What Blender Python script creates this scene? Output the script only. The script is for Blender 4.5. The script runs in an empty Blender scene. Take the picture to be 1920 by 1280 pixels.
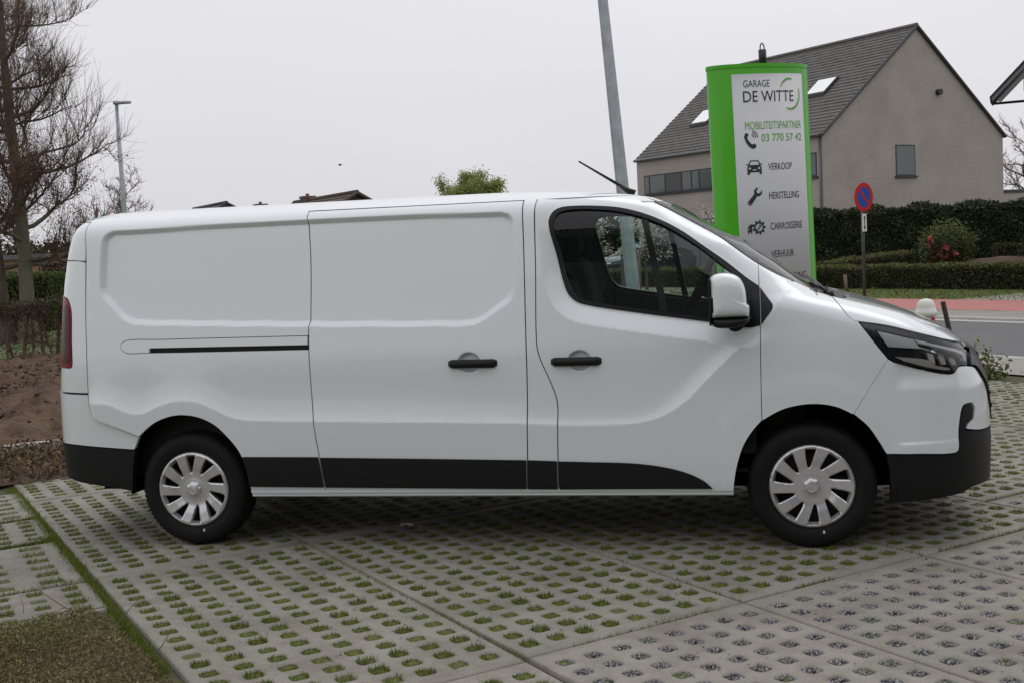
import bpy, bmesh, math, random
import numpy as np
from mathutils import Vector, Matrix
from mathutils.geometry import delaunay_2d_cdt
random.seed(7); rng = np.random.default_rng(7)
scene = bpy.context.scene
# ------------------------------------------------------------------ camera
CAM = np.array([-.2124, -7.1536, 1.6405]); YAW, PITCH, ROLL = .21269, -.07897, -.04830
FPX = 2208.9
cam_data = bpy.data.cameras.new('camera'); cam = bpy.data.objects.new('camera', cam_data)
scene.collection.objects.link(cam); scene.camera = cam
cam_data.sensor_width = 36.0; cam_data.lens = FPX/1920*36.0
cam_data.clip_start = .1; cam_data.clip_end = 2000
def cam_axes():
    cy, sy, cp, sp, cr, sr = math.cos(YAW), math.sin(YAW), math.cos(PITCH), math.sin(PITCH), math.cos(ROLL), math.sin(ROLL)
    f0 = np.array([-sy, cy, 0]); r0 = np.array([cy, sy, 0]); u0 = np.array([0, 0, 1.])
    f = f0*cp+u0*sp; u = u0*cp-f0*sp
    return r0*cr+u*sr, u*cr-r0*sr, f
_r, _u, _f = cam_axes()
cam.matrix_world = Matrix(((_r[0], _u[0], -_f[0], CAM[0]), (_r[1], _u[1], -_f[1], CAM[1]), (_r[2], _u[2], -_f[2], CAM[2]), (0, 0, 0, 1)))
# ------------------------------------------------------------------ world: a closed overcast sky
SUN_EL, SUN_AZ = math.radians(55), math.radians(25)
world = bpy.data.worlds.new('World'); scene.world = world; world.use_nodes = True
_n = world.node_tree; _n.nodes.clear()
_out = _n.nodes.new('ShaderNodeOutputWorld'); _bg = _n.nodes.new('ShaderNodeBackground')
_sky = _n.nodes.new('ShaderNodeTexSky'); _sky.sky_type = 'NISHITA'; _sky.sun_disc = False
_sky.sun_elevation = SUN_EL; _sky.sun_rotation = SUN_AZ; _sky.dust_density = 4.0; _sky.air_density = 1.0
_bw = _n.nodes.new('ShaderNodeHueSaturation'); _bw.inputs['Saturation'].default_value = .12
_tc = _n.nodes.new('ShaderNodeTexCoord'); _ns = _n.nodes.new('ShaderNodeTexNoise')
_mp = _n.nodes.new('ShaderNodeMapping'); _mp.inputs['Scale'].default_value = (1, 1, 2.2)
_ns.inputs['Scale'].default_value = 1.6; _ns.inputs['Detail'].default_value = 4
_cr = _n.nodes.new('ShaderNodeValToRGB')
_cr.color_ramp.elements[0].position = .3; _cr.color_ramp.elements[0].color = (7.2, 7.18, 7.6, 1)
_cr.color_ramp.elements[1].position = .75; _cr.color_ramp.elements[1].color = (8.0, 7.92, 8.25, 1)
_mx = _n.nodes.new('ShaderNodeMixRGB'); _mx.inputs[0].default_value = .93
L = _n.links.new
L(_tc.outputs['Generated'], _mp.inputs[0]); L(_mp.outputs[0], _ns.inputs['Vector']); L(_ns.outputs['Fac'], _cr.inputs[0])
L(_sky.outputs[0], _bw.inputs['Color']); L(_bw.outputs[0], _mx.inputs[1]); L(_cr.outputs[0], _mx.inputs[2])
L(_mx.outputs[0], _bg.inputs[0]); _bg.inputs[1].default_value = .1
# an overcast vault grows brighter towards the zenith
_sx = _n.nodes.new('ShaderNodeSeparateXYZ'); _mr = _n.nodes.new('ShaderNodeMapRange'); _vm = _n.nodes.new('ShaderNodeVectorMath'); _vm.operation = 'SCALE'
_mr.inputs['To Min'].default_value = .93; _mr.inputs['To Max'].default_value = 1.35
L(_tc.outputs['Generated'], _sx.inputs[0]); L(_sx.outputs[2], _mr.inputs['Value']); L(_mx.outputs[0], _vm.inputs[0]); L(_mr.outputs[0], _vm.inputs['Scale']); L(_vm.outputs[0], _bg.inputs[0])
L(_bg.outputs[0], _out.inputs[0])
# ------------------------------------------------------------------ sun behind the cloud
sun_data = bpy.data.lights.new('sun', 'SUN'); sun = bpy.data.objects.new('sun', sun_data); scene.collection.objects.link(sun)
sun_data.energy = .5; sun_data.angle = math.radians(40); sun_data.color = (1, .97, .93)
# direction the light comes from (towards the sun)
_sd = Vector((math.sin(SUN_AZ)*math.cos(SUN_EL), math.cos(SUN_AZ)*math.cos(SUN_EL), math.sin(SUN_EL)))
sun.rotation_euler = _sd.to_track_quat('Z', 'Y').to_euler()
sun.location = (0, 0, 30)
vs = scene.view_settings
vs.view_transform = 'Standard'; vs.look = 'None'; vs.exposure = 0.06; vs.gamma = 1.0; vs.use_curve_mapping = False
# ------------------------------------------------------------------ helpers
COL = scene.collection
def tag(o, label=None, cat=None, group=None, kind=None):
    if label: o['label'] = label
    if cat: o['category'] = cat
    if group: o['group'] = group
    if kind: o['kind'] = kind
    return o
def link(o, parent=None):
    COL.objects.link(o)
    if parent is not None:
        o.parent = parent
        o.matrix_parent_inverse = PM[parent.name].inverted()
    PM[o.name] = (PM[parent.name] @ o.matrix_parent_inverse if parent is not None else Matrix.Identity(4)) @ Matrix.LocRotScale(o.location, o.rotation_euler, o.scale)
    return o
PM = {}
def thing(name, label, cat, loc=(0, 0, 0), rz=0, group=None):
    o = bpy.data.objects.new(name, None); o.empty_display_size = .2
    o.location = loc; o.rotation_euler = (0, 0, rz)
    link(o); return tag(o, label, cat, group)
def copy_tree(o, parent=None):
    c = o.copy(); COL.objects.link(c)
    if parent is not None: c.parent = parent
    for ch in list(o.children): copy_tree(ch, c)
    return c
def mesh_from(V, F, mats=None, smooth=False, mi=None, name='mesh'):
    me = bpy.data.meshes.new(name)
    V = np.asarray(V, float).reshape(-1, 3)
    me.from_pydata(V.tolist(), [], [list(map(int, f)) for f in F])
    for m in (mats if isinstance(mats, (list, tuple)) else [mats]):
        if m is not None: me.materials.append(m)
    if mi is not None: me.polygons.foreach_set('material_index', np.asarray(mi, dtype=np.int32))
    if smooth: me.polygons.foreach_set('use_smooth', np.ones(len(me.polygons), dtype=bool))
    me.update(); return me
def obj(name, me, parent=None, loc=(0, 0, 0), rot=(0, 0, 0)):
    o = bpy.data.objects.new(name, me); o.location = loc; o.rotation_euler = rot
    return link(o, parent)
class MB:
    """collects shapes; build() links them as one mesh object"""
    def __init__(s): s.V = []; s.F = []; s.S = []; s.M = []; s.n = 0
    def add(s, V, F, smooth=False, mi=0):
        V = np.asarray(V, float).reshape(-1, 3); s.V.append(V)
        for f in F: s.F.append([int(i)+s.n for i in f]); s.S.append(smooth); s.M.append(mi)
        s.n += len(V); return s
    def box(s, lo, hi, bev=0, mi=0, T=None):
        lo = np.array(lo, float); hi = np.array(hi, float)
        if bev <= 0:
            V = np.array([[x, y, z] for x in (lo[0], hi[0]) for y in (lo[1], hi[1]) for z in (lo[2], hi[2])])
            F = [(0, 1, 3, 2), (4, 6, 7, 5), (0, 4, 5, 1), (2, 3, 7, 6), (0, 2, 6, 4), (1, 5, 7, 3)]
        else:
            b = bev; V = []; idx = {}
            for i in range(8):
                sx, sy, sz = (i >> 2) & 1, (i >> 1) & 1, i & 1
                c = np.array([(lo, hi)[sx][0], (lo, hi)[sy][1], (lo, hi)[sz][2]]); d = np.array([1-2*sx, 1-2*sy, 1-2*sz])*b
                for ax in range(3):
                    v = c + d; v[ax] = c[ax]; idx[(i, ax)] = len(V); V.append(v)
            F = []
            def q(ax, a, b_, c, d): F.append([idx[(k, ax)] for k in (a, b_, c, d)])
            q(0, 0, 1, 3, 2); q(0, 4, 6, 7, 5); q(1, 0, 4, 5, 1); q(1, 2, 3, 7, 6); q(2, 0, 2, 6, 4); q(2, 1, 5, 7, 3)
            for ax in range(3):
                o1, o2 = [k for k in range(3) if k != ax]
                bit = {0: 4, 1: 2, 2: 1}
                for m in range(4):
                    a = (bit[o1] if m & 1 else 0) + (bit[o2] if m & 2 else 0); c = a + bit[ax]
                    F.append([idx[(a, o1)], idx[(a, o2)], idx[(c, o2)], idx[(c, o1)]])
            for i in range(8): F.append([idx[(i, 0)], idx[(i, 1)], idx[(i, 2)]])
            V = np.array(V)
        if T is not None: V = np.array([T @ Vector(v) for v in V])
        return s.add(V, F, False, mi)
    def tube(s, pts, rad, seg=10, cap=True, smooth=True, mi=0):
        pts = np.asarray(pts, float); n = len(pts)
        rad = np.full(n, rad) if np.isscalar(rad) else np.asarray(rad, float)
        t = np.gradient(pts, axis=0); t /= np.linalg.norm(t, axis=1)[:, None]+1e-12
        ref = np.array([0, 0, 1.]) if abs(t[0, 2]) < .9 else np.array([1., 0, 0])
        V = []
        u = np.cross(t[0], ref); u /= np.linalg.norm(u)
        for i in range(n):
            u = u - t[i]*(u@t[i]); u /= np.linalg.norm(u)+1e-12; w = np.cross(t[i], u)
            for k in range(seg):
                a = 2*math.pi*k/seg; V.append(pts[i]+rad[i]*(math.cos(a)*u+math.sin(a)*w))
        F = [(i*seg+k, i*seg+(k+1) % seg, (i+1)*seg+(k+1) % seg, (i+1)*seg+k) for i in range(n-1) for k in range(seg)]
        s.add(V, F, smooth, mi)
        if cap:
            base = s.n-len(V); s.F.append([base+k for k in range(seg)][::-1]); s.S.append(False); s.M.append(mi)
            s.F.append([base+(n-1)*seg+k for k in range(seg)]); s.S.append(False); s.M.append(mi)
        return s
    def prism(s, poly, lo, hi, axis=2, mi=0, T=None, smooth=False):
        """polygon (two coordinates) extruded along axis"""
        n = len(poly); V = []
        for h in (lo, hi):
            for p in poly:
                v = list(p); v.insert(axis, h); V.append(v)
        F = [list(range(n))[::-1], [n+i for i in range(n)]]+[(i, (i+1) % n, n+(i+1) % n, n+i) for i in range(n)]
        V = np.array(V, float)
        if T is not None: V = np.array([T @ Vector(v) for v in V])
        s.add(V, F[:2], False, mi)
        s.n -= len(V); s.V.pop()
        return s.add(V, F[2:], smooth, mi)
    def lathe(s, prof, seg=48, axis=1, center=(0, 0, 0), mi=0, smooth=True, closed=False):
        """prof: (r, h) pairs turned about axis"""
        V = []; n = len(prof); c = np.array(center, float)
        for k in range(seg):
            a = 2*math.pi*k/seg
            for r, h in prof:
                p = [r*math.cos(a), r*math.sin(a)]; p.insert(axis, h); V.append(c+np.array(p))
        m = n if closed else n-1
        F = [(k*n+i, k*n+(i+1) % n, ((k+1) % seg)*n+(i+1) % n, ((k+1) % seg)*n+i) for k in range(seg) for i in range(m)]
        return s.add(V, F, smooth, mi)
    def build(s, name, mats, parent=None, loc=(0, 0, 0), rot=(0, 0, 0), fixn=True):
        me = mesh_from(np.vstack(s.V), s.F, mats, name=name)
        me.polygons.foreach_set('use_smooth', np.array(s.S, dtype=bool)); me.polygons.foreach_set('material_index', np.array(s.M, dtype=np.int32))
        if fixn:
            bm = bmesh.new(); bm.from_mesh(me); bmesh.ops.recalc_face_normals(bm, faces=bm.faces); bm.to_mesh(me); bm.free()
        me.update()
        return obj(name, me, parent, loc, rot)
# ------------------------------------------------------------------ materials
def _new(name):
    m = bpy.data.materials.new(name); m.use_nodes = True; t = m.node_tree
    return m, t, t.nodes['Principled BSDF'], t.nodes, t.links.new
def mat(name, col, rough=.6, metal=0, var=0, vscale=5, bump=0, bscale=40, coat=0, spec=.5, col2=None, detail=6, obj_rand=0, stretch=None, coords='Object', bdist=.01):
    """principled with procedural colour variation and relief"""
    m, t, b, N, K = _new(name)
    b.inputs['Base Color'].default_value = (*col, 1); b.inputs['Roughness'].default_value = rough; b.inputs['Metallic'].default_value = metal
    b.inputs['Specular IOR Level'].default_value = spec
    if coat: b.inputs['Coat Weight'].default_value = coat; b.inputs['Coat Roughness'].default_value = .04
    tc = N.new('ShaderNodeTexCoord'); src = tc.outputs[coords]
    if stretch:
        mp = N.new('ShaderNodeMapping'); mp.inputs['Scale'].default_value = stretch; K(src, mp.inputs[0]); src = mp.outputs[0]
    if var or col2:
        n1 = N.new('ShaderNodeTexNoise'); n1.inputs['Scale'].default_value = vscale; n1.inputs['Detail'].default_value = detail; n1.inputs['Roughness'].default_value = .62
        K(src, n1.inputs['Vector'])
        r = N.new('ShaderNodeValToRGB'); r.color_ramp.elements[0].position = .3; r.color_ramp.elements[1].position = .7
        c2 = col2 if col2 else tuple(min(1, c*(1+var)) for c in col); c1 = col if col2 else tuple(c*(1-var) for c in col)
        r.color_ramp.elements[0].color = (*c1, 1); r.color_ramp.elements[1].color = (*c2, 1)
        K(n1.outputs['Fac'], r.inputs[0]); outc = r.outputs[0]
        if obj_rand:
            oi = N.new('ShaderNodeObjectInfo'); mr = N.new('ShaderNodeMapRange'); mr.inputs['To Min'].default_value = 1-obj_rand; mr.inputs['To Max'].default_value = 1+obj_rand
            K(oi.outputs['Random'], mr.inputs['Value']); mu = N.new('ShaderNodeVectorMath'); mu.operation = 'SCALE'
            K(outc, mu.inputs[0]); K(mr.outputs[0], mu.inputs['Scale']); outc = mu.outputs[0]
        K(outc, b.inputs['Base Color'])
    if bump:
        n2 = N.new('ShaderNodeTexNoise'); n2.inputs['Scale'].default_value = bscale; n2.inputs['Detail'].default_value = 5; K(src, n2.inputs['Vector'])
        bp = N.new('ShaderNodeBump'); bp.inputs['Strength'].default_value = bump; bp.inputs['Distance'].default_value = bdist
        K(n2.outputs['Fac'], bp.inputs['Height']); K(bp.outputs[0], b.inputs['Normal'])
    return m
def leaf_mat(name, c1, c2, trans=.25, rough=.55):
    """leaves: colour varies from leaf to leaf, some light passes through"""
    m, t, b, N, K = _new(name)
    g = N.new('ShaderNodeNewGeometry'); r = N.new('ShaderNodeValToRGB')
    r.color_ramp.elements[0].color = (*c1, 1); r.color_ramp.elements[1].color = (*c2, 1)
    K(g.outputs['Random Per Island'], r.inputs[0]); K(r.outputs[0], b.inputs['Base Color']); b.inputs['Roughness'].default_value = rough
    b.inputs['Specular IOR Level'].default_value = .3
    if trans:
        tl = N.new('ShaderNodeBsdfTranslucent'); K(r.outputs[0], tl.inputs[0]); mx = N.new('ShaderNodeMixShader'); mx.inputs[0].default_value = trans
        out = N['Material Output']; K(b.outputs[0], mx.inputs[1]); K(tl.outputs[0], mx.inputs[2]); K(mx.outputs[0], out.inputs[0])
    return m
def glass_mat(name, tint=(.6, .72, .68), ior=1.5, rough=0.0, refl=1.0):
    """thin tinted pane: transparent with a Fresnel mirror on top"""
    m, t, b, N, K = _new(name); N.remove(b)
    tr = N.new('ShaderNodeBsdfTransparent'); tr.inputs[0].default_value = (*tint, 1)
    gl = N.new('ShaderNodeBsdfGlossy'); gl.inputs['Roughness'].default_value = rough; gl.inputs[0].default_value = (refl, refl, refl, 1)
    fr = N.new('ShaderNodeFresnel'); fr.inputs[0].default_value = ior; mx = N.new('ShaderNodeMixShader')
    K(fr.outputs[0], mx.inputs[0]); K(tr.outputs[0], mx.inputs[1]); K(gl.outputs[0], mx.inputs[2]); K(mx.outputs[0], N['Material Output'].inputs[0])
    return m
M = {}
# ------------------------------------------------------------------ van surface (metres, x forward, y left, z up; front axle at x=0)
RAKE = -0.006
_XF = np.array([[0.18,.82],[.20,.86],[.23,.968],[.29,.984],[.53,.99],[.68,.98],[.83,.962],[.92,.93],[.99,.895],[1.03,.86],[1.07,.815],[1.116,.74],[1.16,.64],
 [1.20,.545],[1.236,.44],[1.27,.33],[1.306,.20],[1.341,.075],[1.403,-.015],[1.518,-.158],[1.616,-.300],[1.688,-.438],[1.77,-.578],[1.845,-.69],[1.886,-.79],[1.906,-.87],[1.92,-.97],[1.936,-1.12],[1.952,-1.35],[1.97,-1.7]])
_XR = np.array([[.18,4.39],[.35,4.46],[.6,4.47],[.9,4.46],[1.05,4.44],[1.53,4.40],[1.69,4.37],[1.75,4.355],[1.85,4.32],[1.91,4.275],[1.94,4.23],[1.97,4.05]])
_W = np.array([[.15,.88],[.25,.92],[.35,.94],[.5,.948],[.8,.955],[1.0,.955],[1.1,.951],[1.3,.928],[1.5,.902],[1.7,.874],[1.97,.835]])
def _itp(z, T):
    # smooth monotone interpolation (pchip-like via dense linear + blur)
    return np.interp(z, T[0], T[1])
def _dense(T, lo, hi, blur):
    g = np.linspace(lo, hi, 1500); v = np.interp(g, T[:,0], T[:,1])
    k = max(3, int(blur/(hi-lo)*1500))|1
    ker = np.hanning(k+2)[1:-1]; ker /= ker.sum()
    p = np.pad(v, k//2, mode='edge')
    # linear extrapolation padding
    p[:k//2] = v[0] + (v[1]-v[0])*np.arange(-(k//2), 0); p[-(k//2):] = v[-1] + (v[-1]-v[-2])*np.arange(1, k//2+1)
    return g, np.convolve(p, ker, 'valid')
XFd = _dense(_XF, .1, 1.972, .05); XRd = _dense(_XR, .1, 1.972, .08); Wd = _dense(_W, .1, 1.972, .12)
X0R = -3.95; NR = 4.2
def lev(z):
    z = np.asarray(z, float)
    xf = _itp(z, XFd); xr = -_itp(z, XRd); W = _itp(z, Wd)
    r = np.clip((z-1.62)/.35, 0, 1)
    W = W*(1-r**7)**(1/2.5)
    k = np.clip((z-1.02)/(1.34-1.02), 0, 1); k = k*k*(3-2*k)
    x0 = .08*(1-k) + (xf-.7)*k
    x0 = np.minimum(x0, xf-.4)
    n = 3.3*(1-k) + 5.0*k
    return xf, xr, W, x0, n
def H(x, z):
    xf, xr, W, x0, n = lev(z)
    t = np.clip((x-x0)/(xf-x0), 0, .99999); tr = np.clip((X0R-x)/(X0R-xr), 0, .99999)
    return W*(1-t**n)**(1/n)*(1-tr**NR)**(1/NR)
def az2xy(a, z):
    """a in [0, pi/2]: round the nose; [-1, 0]: along the side; below -1: round the tail"""
    xf, xr, W, x0, n = lev(z)
    f = np.clip(a, 0, np.pi/2); s, c = np.sin(f), np.maximum(np.cos(f), 0)
    r = (s**n + c**n)**(-1/n)
    fr = np.clip(-1-a, 0, np.pi/2); s2, c2 = np.sin(fr), np.maximum(np.cos(fr), 0)
    r2 = (s2**NR + c2**NR)**(-1/NR)
    x = np.where(a >= 0, x0 + (xf-x0)*r*s, np.where(a < -1, X0R - (X0R-xr)*r2*s2, x0+a*(x0-X0R)))
    y = np.where(a >= 0, W*r*c, np.where(a < -1, W*r2*c2, W))
    return x, y
def x2a(x, z):
    xf, xr, W, x0, n = lev(z)
    t = np.clip((x-x0)/(xf-x0), 0, .99999); w = (1-t**n)**(1/n)
    tr = np.clip((X0R-x)/(X0R-xr), 0, .99999); wr = (1-tr**NR)**(1/NR)
    return np.where(x > x0, np.arctan2(t, w), np.where(x < X0R, -1-np.arctan2(tr, wr), (x-x0)/(x0-X0R)))
# ------------------------------------------------------------------ van: outlines on its side, (x, z) in metres
def spl(P, step=.012, closed=True):
    """Catmull-Rom through points; a third element marks a corner"""
    pts = [np.array(p[:2], float) for p in P]; cor = [len(p) > 2 for p in P]; n = len(pts); out = []
    segs = range(n if closed else n-1)
    for i in segs:
        p1, p2 = pts[i], pts[(i+1) % n]
        p0 = pts[i-1] if (closed or i > 0) else 2*p1-p2
        p3 = pts[(i+2) % n] if (closed or i+2 < n) else 2*p2-p1
        if cor[i]: p0 = 2*p1-p2
        if cor[(i+1) % n]: p3 = 2*p2-p1
        L_ = np.linalg.norm(p2-p1); k = max(1, int(math.ceil(L_/step)))
        d1 = np.linalg.norm(p1-p0)**.5+1e-9; d2 = L_**.5+1e-9; d3 = np.linalg.norm(p3-p2)**.5+1e-9
        t0, t1, t2, t3 = 0, d1, d1+d2, d1+d2+d3
        for j in range(k):
            t = t1+(t2-t1)*j/k
            a1 = (t1-t)/(t1-t0)*p0+(t-t0)/(t1-t0)*p1; a2 = (t2-t)/(t2-t1)*p1+(t-t1)/(t2-t1)*p2; a3 = (t3-t)/(t3-t2)*p2+(t-t2)/(t3-t2)*p3
            b1 = (t2-t)/(t2-t0)*a1+(t-t0)/(t2-t0)*a2; b2 = (t3-t)/(t3-t1)*a2+(t-t1)/(t3-t1)*a3
            out.append((t2-t)/(t2-t1)*b1+(t-t1)/(t2-t1)*b2)
    if not closed: out.append(pts[-1])
    return np.array(out)
def inside(P, poly):
    x, y = P[:, 0], P[:, 1]; r = np.zeros(len(P), bool); n = len(poly); j = n-1
    for i in range(n):
        xi, yi = poly[i]; xj, yj = poly[j]
        c = ((yi > y) != (yj > y)); 
        if c.any(): r ^= c & (x < (xj-xi)*(y-yi)/((yj-yi) if yj != yi else 1e-12)+xi)
        j = i
    return r
def sdist(P, poly):
    """signed distance, positive inside"""
    A = poly; Bv = np.roll(poly, -1, 0)-A; d = np.full(len(P), 1e9)
    for a, b in zip(A, Bv):
        w = P-a; t = np.clip((w@b)/max(b@b, 1e-12), 0, 1); q = w-t[:, None]*b
        d = np.minimum(d, np.einsum('ij,ij->i', q, q))
    d = np.sqrt(d); return np.where(inside(P, poly), d, -d)
def sst(t): t = np.clip(t, 0, 1); return t*t*(3-2*t)
def inset(poly, g):
    if g == 0: return poly
    a = np.sum(poly[:, 0]*np.roll(poly[:, 1], -1)-np.roll(poly[:, 0], -1)*poly[:, 1]); s_ = 1 if a > 0 else -1
    e = np.roll(poly, -1, 0)-poly; e /= np.linalg.norm(e, axis=1)[:, None]+1e-12
    nrm = np.stack([-e[:, 1], e[:, 0]], 1)*s_; nv = nrm+np.roll(nrm, 1, 0); L_ = np.linalg.norm(nv, axis=1)[:, None]; nv /= L_+1e-9
    return poly+nv*g*np.minimum(2.0, 2/np.maximum(L_, .6))
RECESS = spl([(-4.006,1.726),(-3.997,1.791),(-3.959,1.827),(-3.85,1.833),(-2.714,1.845),(-1.66,1.835),(-1.585,1.83),(-1.555,1.817),(-1.536,1.784),(-1.536,1.7),(-1.539,1.45),(-1.541,1.41),(-1.559,1.362),(-1.62,1.318),(-1.713,1.257),(-1.758,1.238),(-1.819,1.231),(-2.0,1.234),(-2.715,1.252),(-3.631,1.284),(-3.77,1.292),(-3.818,1.301),(-3.869,1.325),(-3.93,1.385),(-3.985,1.443),(-4.005,1.475),(-4.012,1.53)], .03)
CREASE = np.array([(-4.3,.85),(-4.081,.839),(-3.977,.832),(-3.862,.785),(-3.794,.772),(-3.743,.78),(-3.654,.818),(-3.551,.844),(-3.484,.847),(-3.401,.836),(-3.305,.795),(-3.21,.750),(-3.129,.733),(-2.71,.72),(-2.177,.711),(-1.485,.695),(-1.309,.684),(-1.021,.684),(-.878,.694),(-.764,.724),(-.649,.792),(-.506,.931),(-.364,1.067),(-.281,1.148),(-.2,1.23),(-.1,1.36)])
_cr_ = spl([tuple(p) for p in CREASE], .02, False)
WIN = [(-1.337,1.732),(-1.339,1.784),(-1.316,1.826),(-1.276,1.847),(-1.189,1.852),(-1.073,1.846),(-.959,1.832),(-.846,1.801),(-.735,1.754),(-.624,1.689),(-.514,1.606),(-.406,1.524),(-.299,1.434),(-.247,1.39,1),(-.247,1.19,1),(-.293,1.178),(-.361,1.186),(-.47,1.205),(-.857,1.266),(-1.141,1.317),(-1.198,1.336),(-1.243,1.377),(-1.273,1.458),(-1.305,1.602)]
WINS = spl(WIN, .03)
GLASS = [(-1.314,1.731),(-1.313,1.777),(-1.292,1.811),(-1.261,1.826),(-1.188,1.832),(-1.072,1.826),(-.958,1.809),(-.846,1.778),(-.734,1.731),(-.624,1.664),(-.514,1.581),(-.447,1.523),(-.385,1.47,1),(-.372,1.43,1),(-.372,1.212,1),(-.469,1.227),(-.857,1.289),(-1.14,1.34),(-1.183,1.355),(-1.219,1.391),(-1.25,1.463),(-1.281,1.601)]
CUPS = [(-1.797, 1.030, .066, .056), (-1.187, 1.028, .067, .056)]
def offs(x, z):
    """relief of the pressed side panels, outwards positive"""
    P = np.stack([x, z], 1); d = np.zeros(len(x))
    m = (x > -4.1) & (x < -1.45) & (z > 1.15)
    if m.any(): t = np.clip(sdist(P[m], RECESS)/.028+.15, 0, 1); d[m] -= .034*(.6*t+.4*sst(t))
    m = (x > -4.2) & (z < 1.6)
    if m.any():
        zc = np.interp(x[m], _cr_[:, 0], _cr_[:, 1]); k = z[m]-zc
        amp = .026*sst((x[m]+4.14)/.09)*(1-sst((x[m]-.15)/.3))
        d[m] += amp*np.where(k < 0, 1, np.exp(-np.maximum(k, 0)/.065))
    m = (x > -1.5) & (x < 0) & (z > 1.0)
    if m.any():
        sd = -sdist(P[m], WINS); up = (1-.55*sst((z[m]-1.50)/.25))*(1-sst((x[m]+.42)/.2)*.8)
        t = np.clip((sd-.012)/.085, 0, 1); d[m] -= .040*up*(1-(.75*t+.25*sst(t)))
    r = np.hypot(x, z-.37); d += .006*sst((.60-r)/.11)*(x > -.45)
    for cx, cz, a, b in CUPS:
        e = ((x-cx)/a)**2+((z-cz)/b)**2; d -= .030*sst((1-e)*2.2)
    # shallow lower bumper ledge ahead of the front wheel
    bx = sst((x-.40)/.08)
    d += .010*bx*sst((.572-z)/.018)*(x < .75)-.020*bx*sst((z-.83)/.085)*(z < 1.02)
    return d
def P_xz(q, off=0.0, relief=True):
    x, z = q[:, 0], q[:, 1]; y = H(x, z)+off
    if relief: y = y+offs(x, z)
    return np.stack([x, -y, z+RAKE*(x+1.5)], 1)
def P_az0(q):
    x, y = az2xy(q[:, 0], q[:, 1]); return np.stack([x, -y, q[:, 1]], 1)
def P_az(q, off=0.0, relief=True):
    P = P_az0(q); e = 1e-3
    n = np.cross(P_az0(q+[e, 0])-P_az0(q-[e, 0]), P_az0(q+[0, e])-P_az0(q-[0, e])); n /= np.linalg.norm(n, axis=1)[:, None]+1e-12
    o = off(q) if callable(off) else np.full(len(q), off)
    if relief: o = o+offs(P[:, 0], q[:, 1])*np.clip((.8-q[:, 0])/.4, 0, 1)
    P = P+n*o[:, None]
    P[:, 2] += RAKE*(P[:, 0]+1.5); return P
def _cr(p0, p1, p2, p3, k):
    d1 = np.linalg.norm(p1-p0)**.5+1e-9; d2 = np.linalg.norm(p2-p1)**.5+1e-9; d3 = np.linalg.norm(p3-p2)**.5+1e-9
    t0, t1, t2, t3 = 0, d1, d1+d2, d1+d2+d3; out = []
    for j in range(k):
        t = t1+(t2-t1)*j/k
        a1 = (t1-t)/(t1-t0)*p0+(t-t0)/(t1-t0)*p1; a2 = (t2-t)/(t2-t1)*p1+(t-t1)/(t2-t1)*p2; a3 = (t3-t)/(t3-t2)*p2+(t-t2)/(t3-t2)*p3
        b1 = (t2-t)/(t2-t0)*a1+(t-t0)/(t2-t0)*a2; b2 = (t3-t)/(t3-t1)*a2+(t-t1)/(t3-t1)*a3
        out.append((t2-t)/(t2-t1)*b1+(t-t1)/(t2-t1)*b2)
    return out
def spl_az(L_, step=.012):
    """closed outline on the (a,z) chart; stretches given in (x,z) are splined there first so that neighbours share them exactly"""
    n = len(L_); isa = [p[0] == 'a' for p in L_]; cor = [len(p) > (3 if a else 2) for p, a in zip(L_, isa)]
    xz = [None if a else np.array(p[:2], float) for p, a in zip(L_, isa)]
    az = [np.array(p[1:3], float) if a else np.array([float(x2a(p[0], np.array(p[1]))), p[1]]) for p, a in zip(L_, isa)]
    out = []
    for i in range(n):
        j = (i+1) % n; h = (i-1) % n; g = (i+2) % n
        S_ = xz if (not isa[i] and not isa[j]) else az
        p1, p2 = S_[i], S_[j]; k = max(1, int(math.ceil(np.linalg.norm(p2-p1)/step)))
        p0 = 2*p1-p2 if (cor[i] or S_[h] is None) else S_[h]; p3 = 2*p2-p1 if (cor[j] or S_[g] is None) else S_[g]
        q = _cr(p0, p1, p2, p3, k)
        if S_ is xz: q = [np.array([float(x2a(a[0], np.array(a[1]))), a[1]]) for a in q]
        out += q
    return np.array(out)
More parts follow.
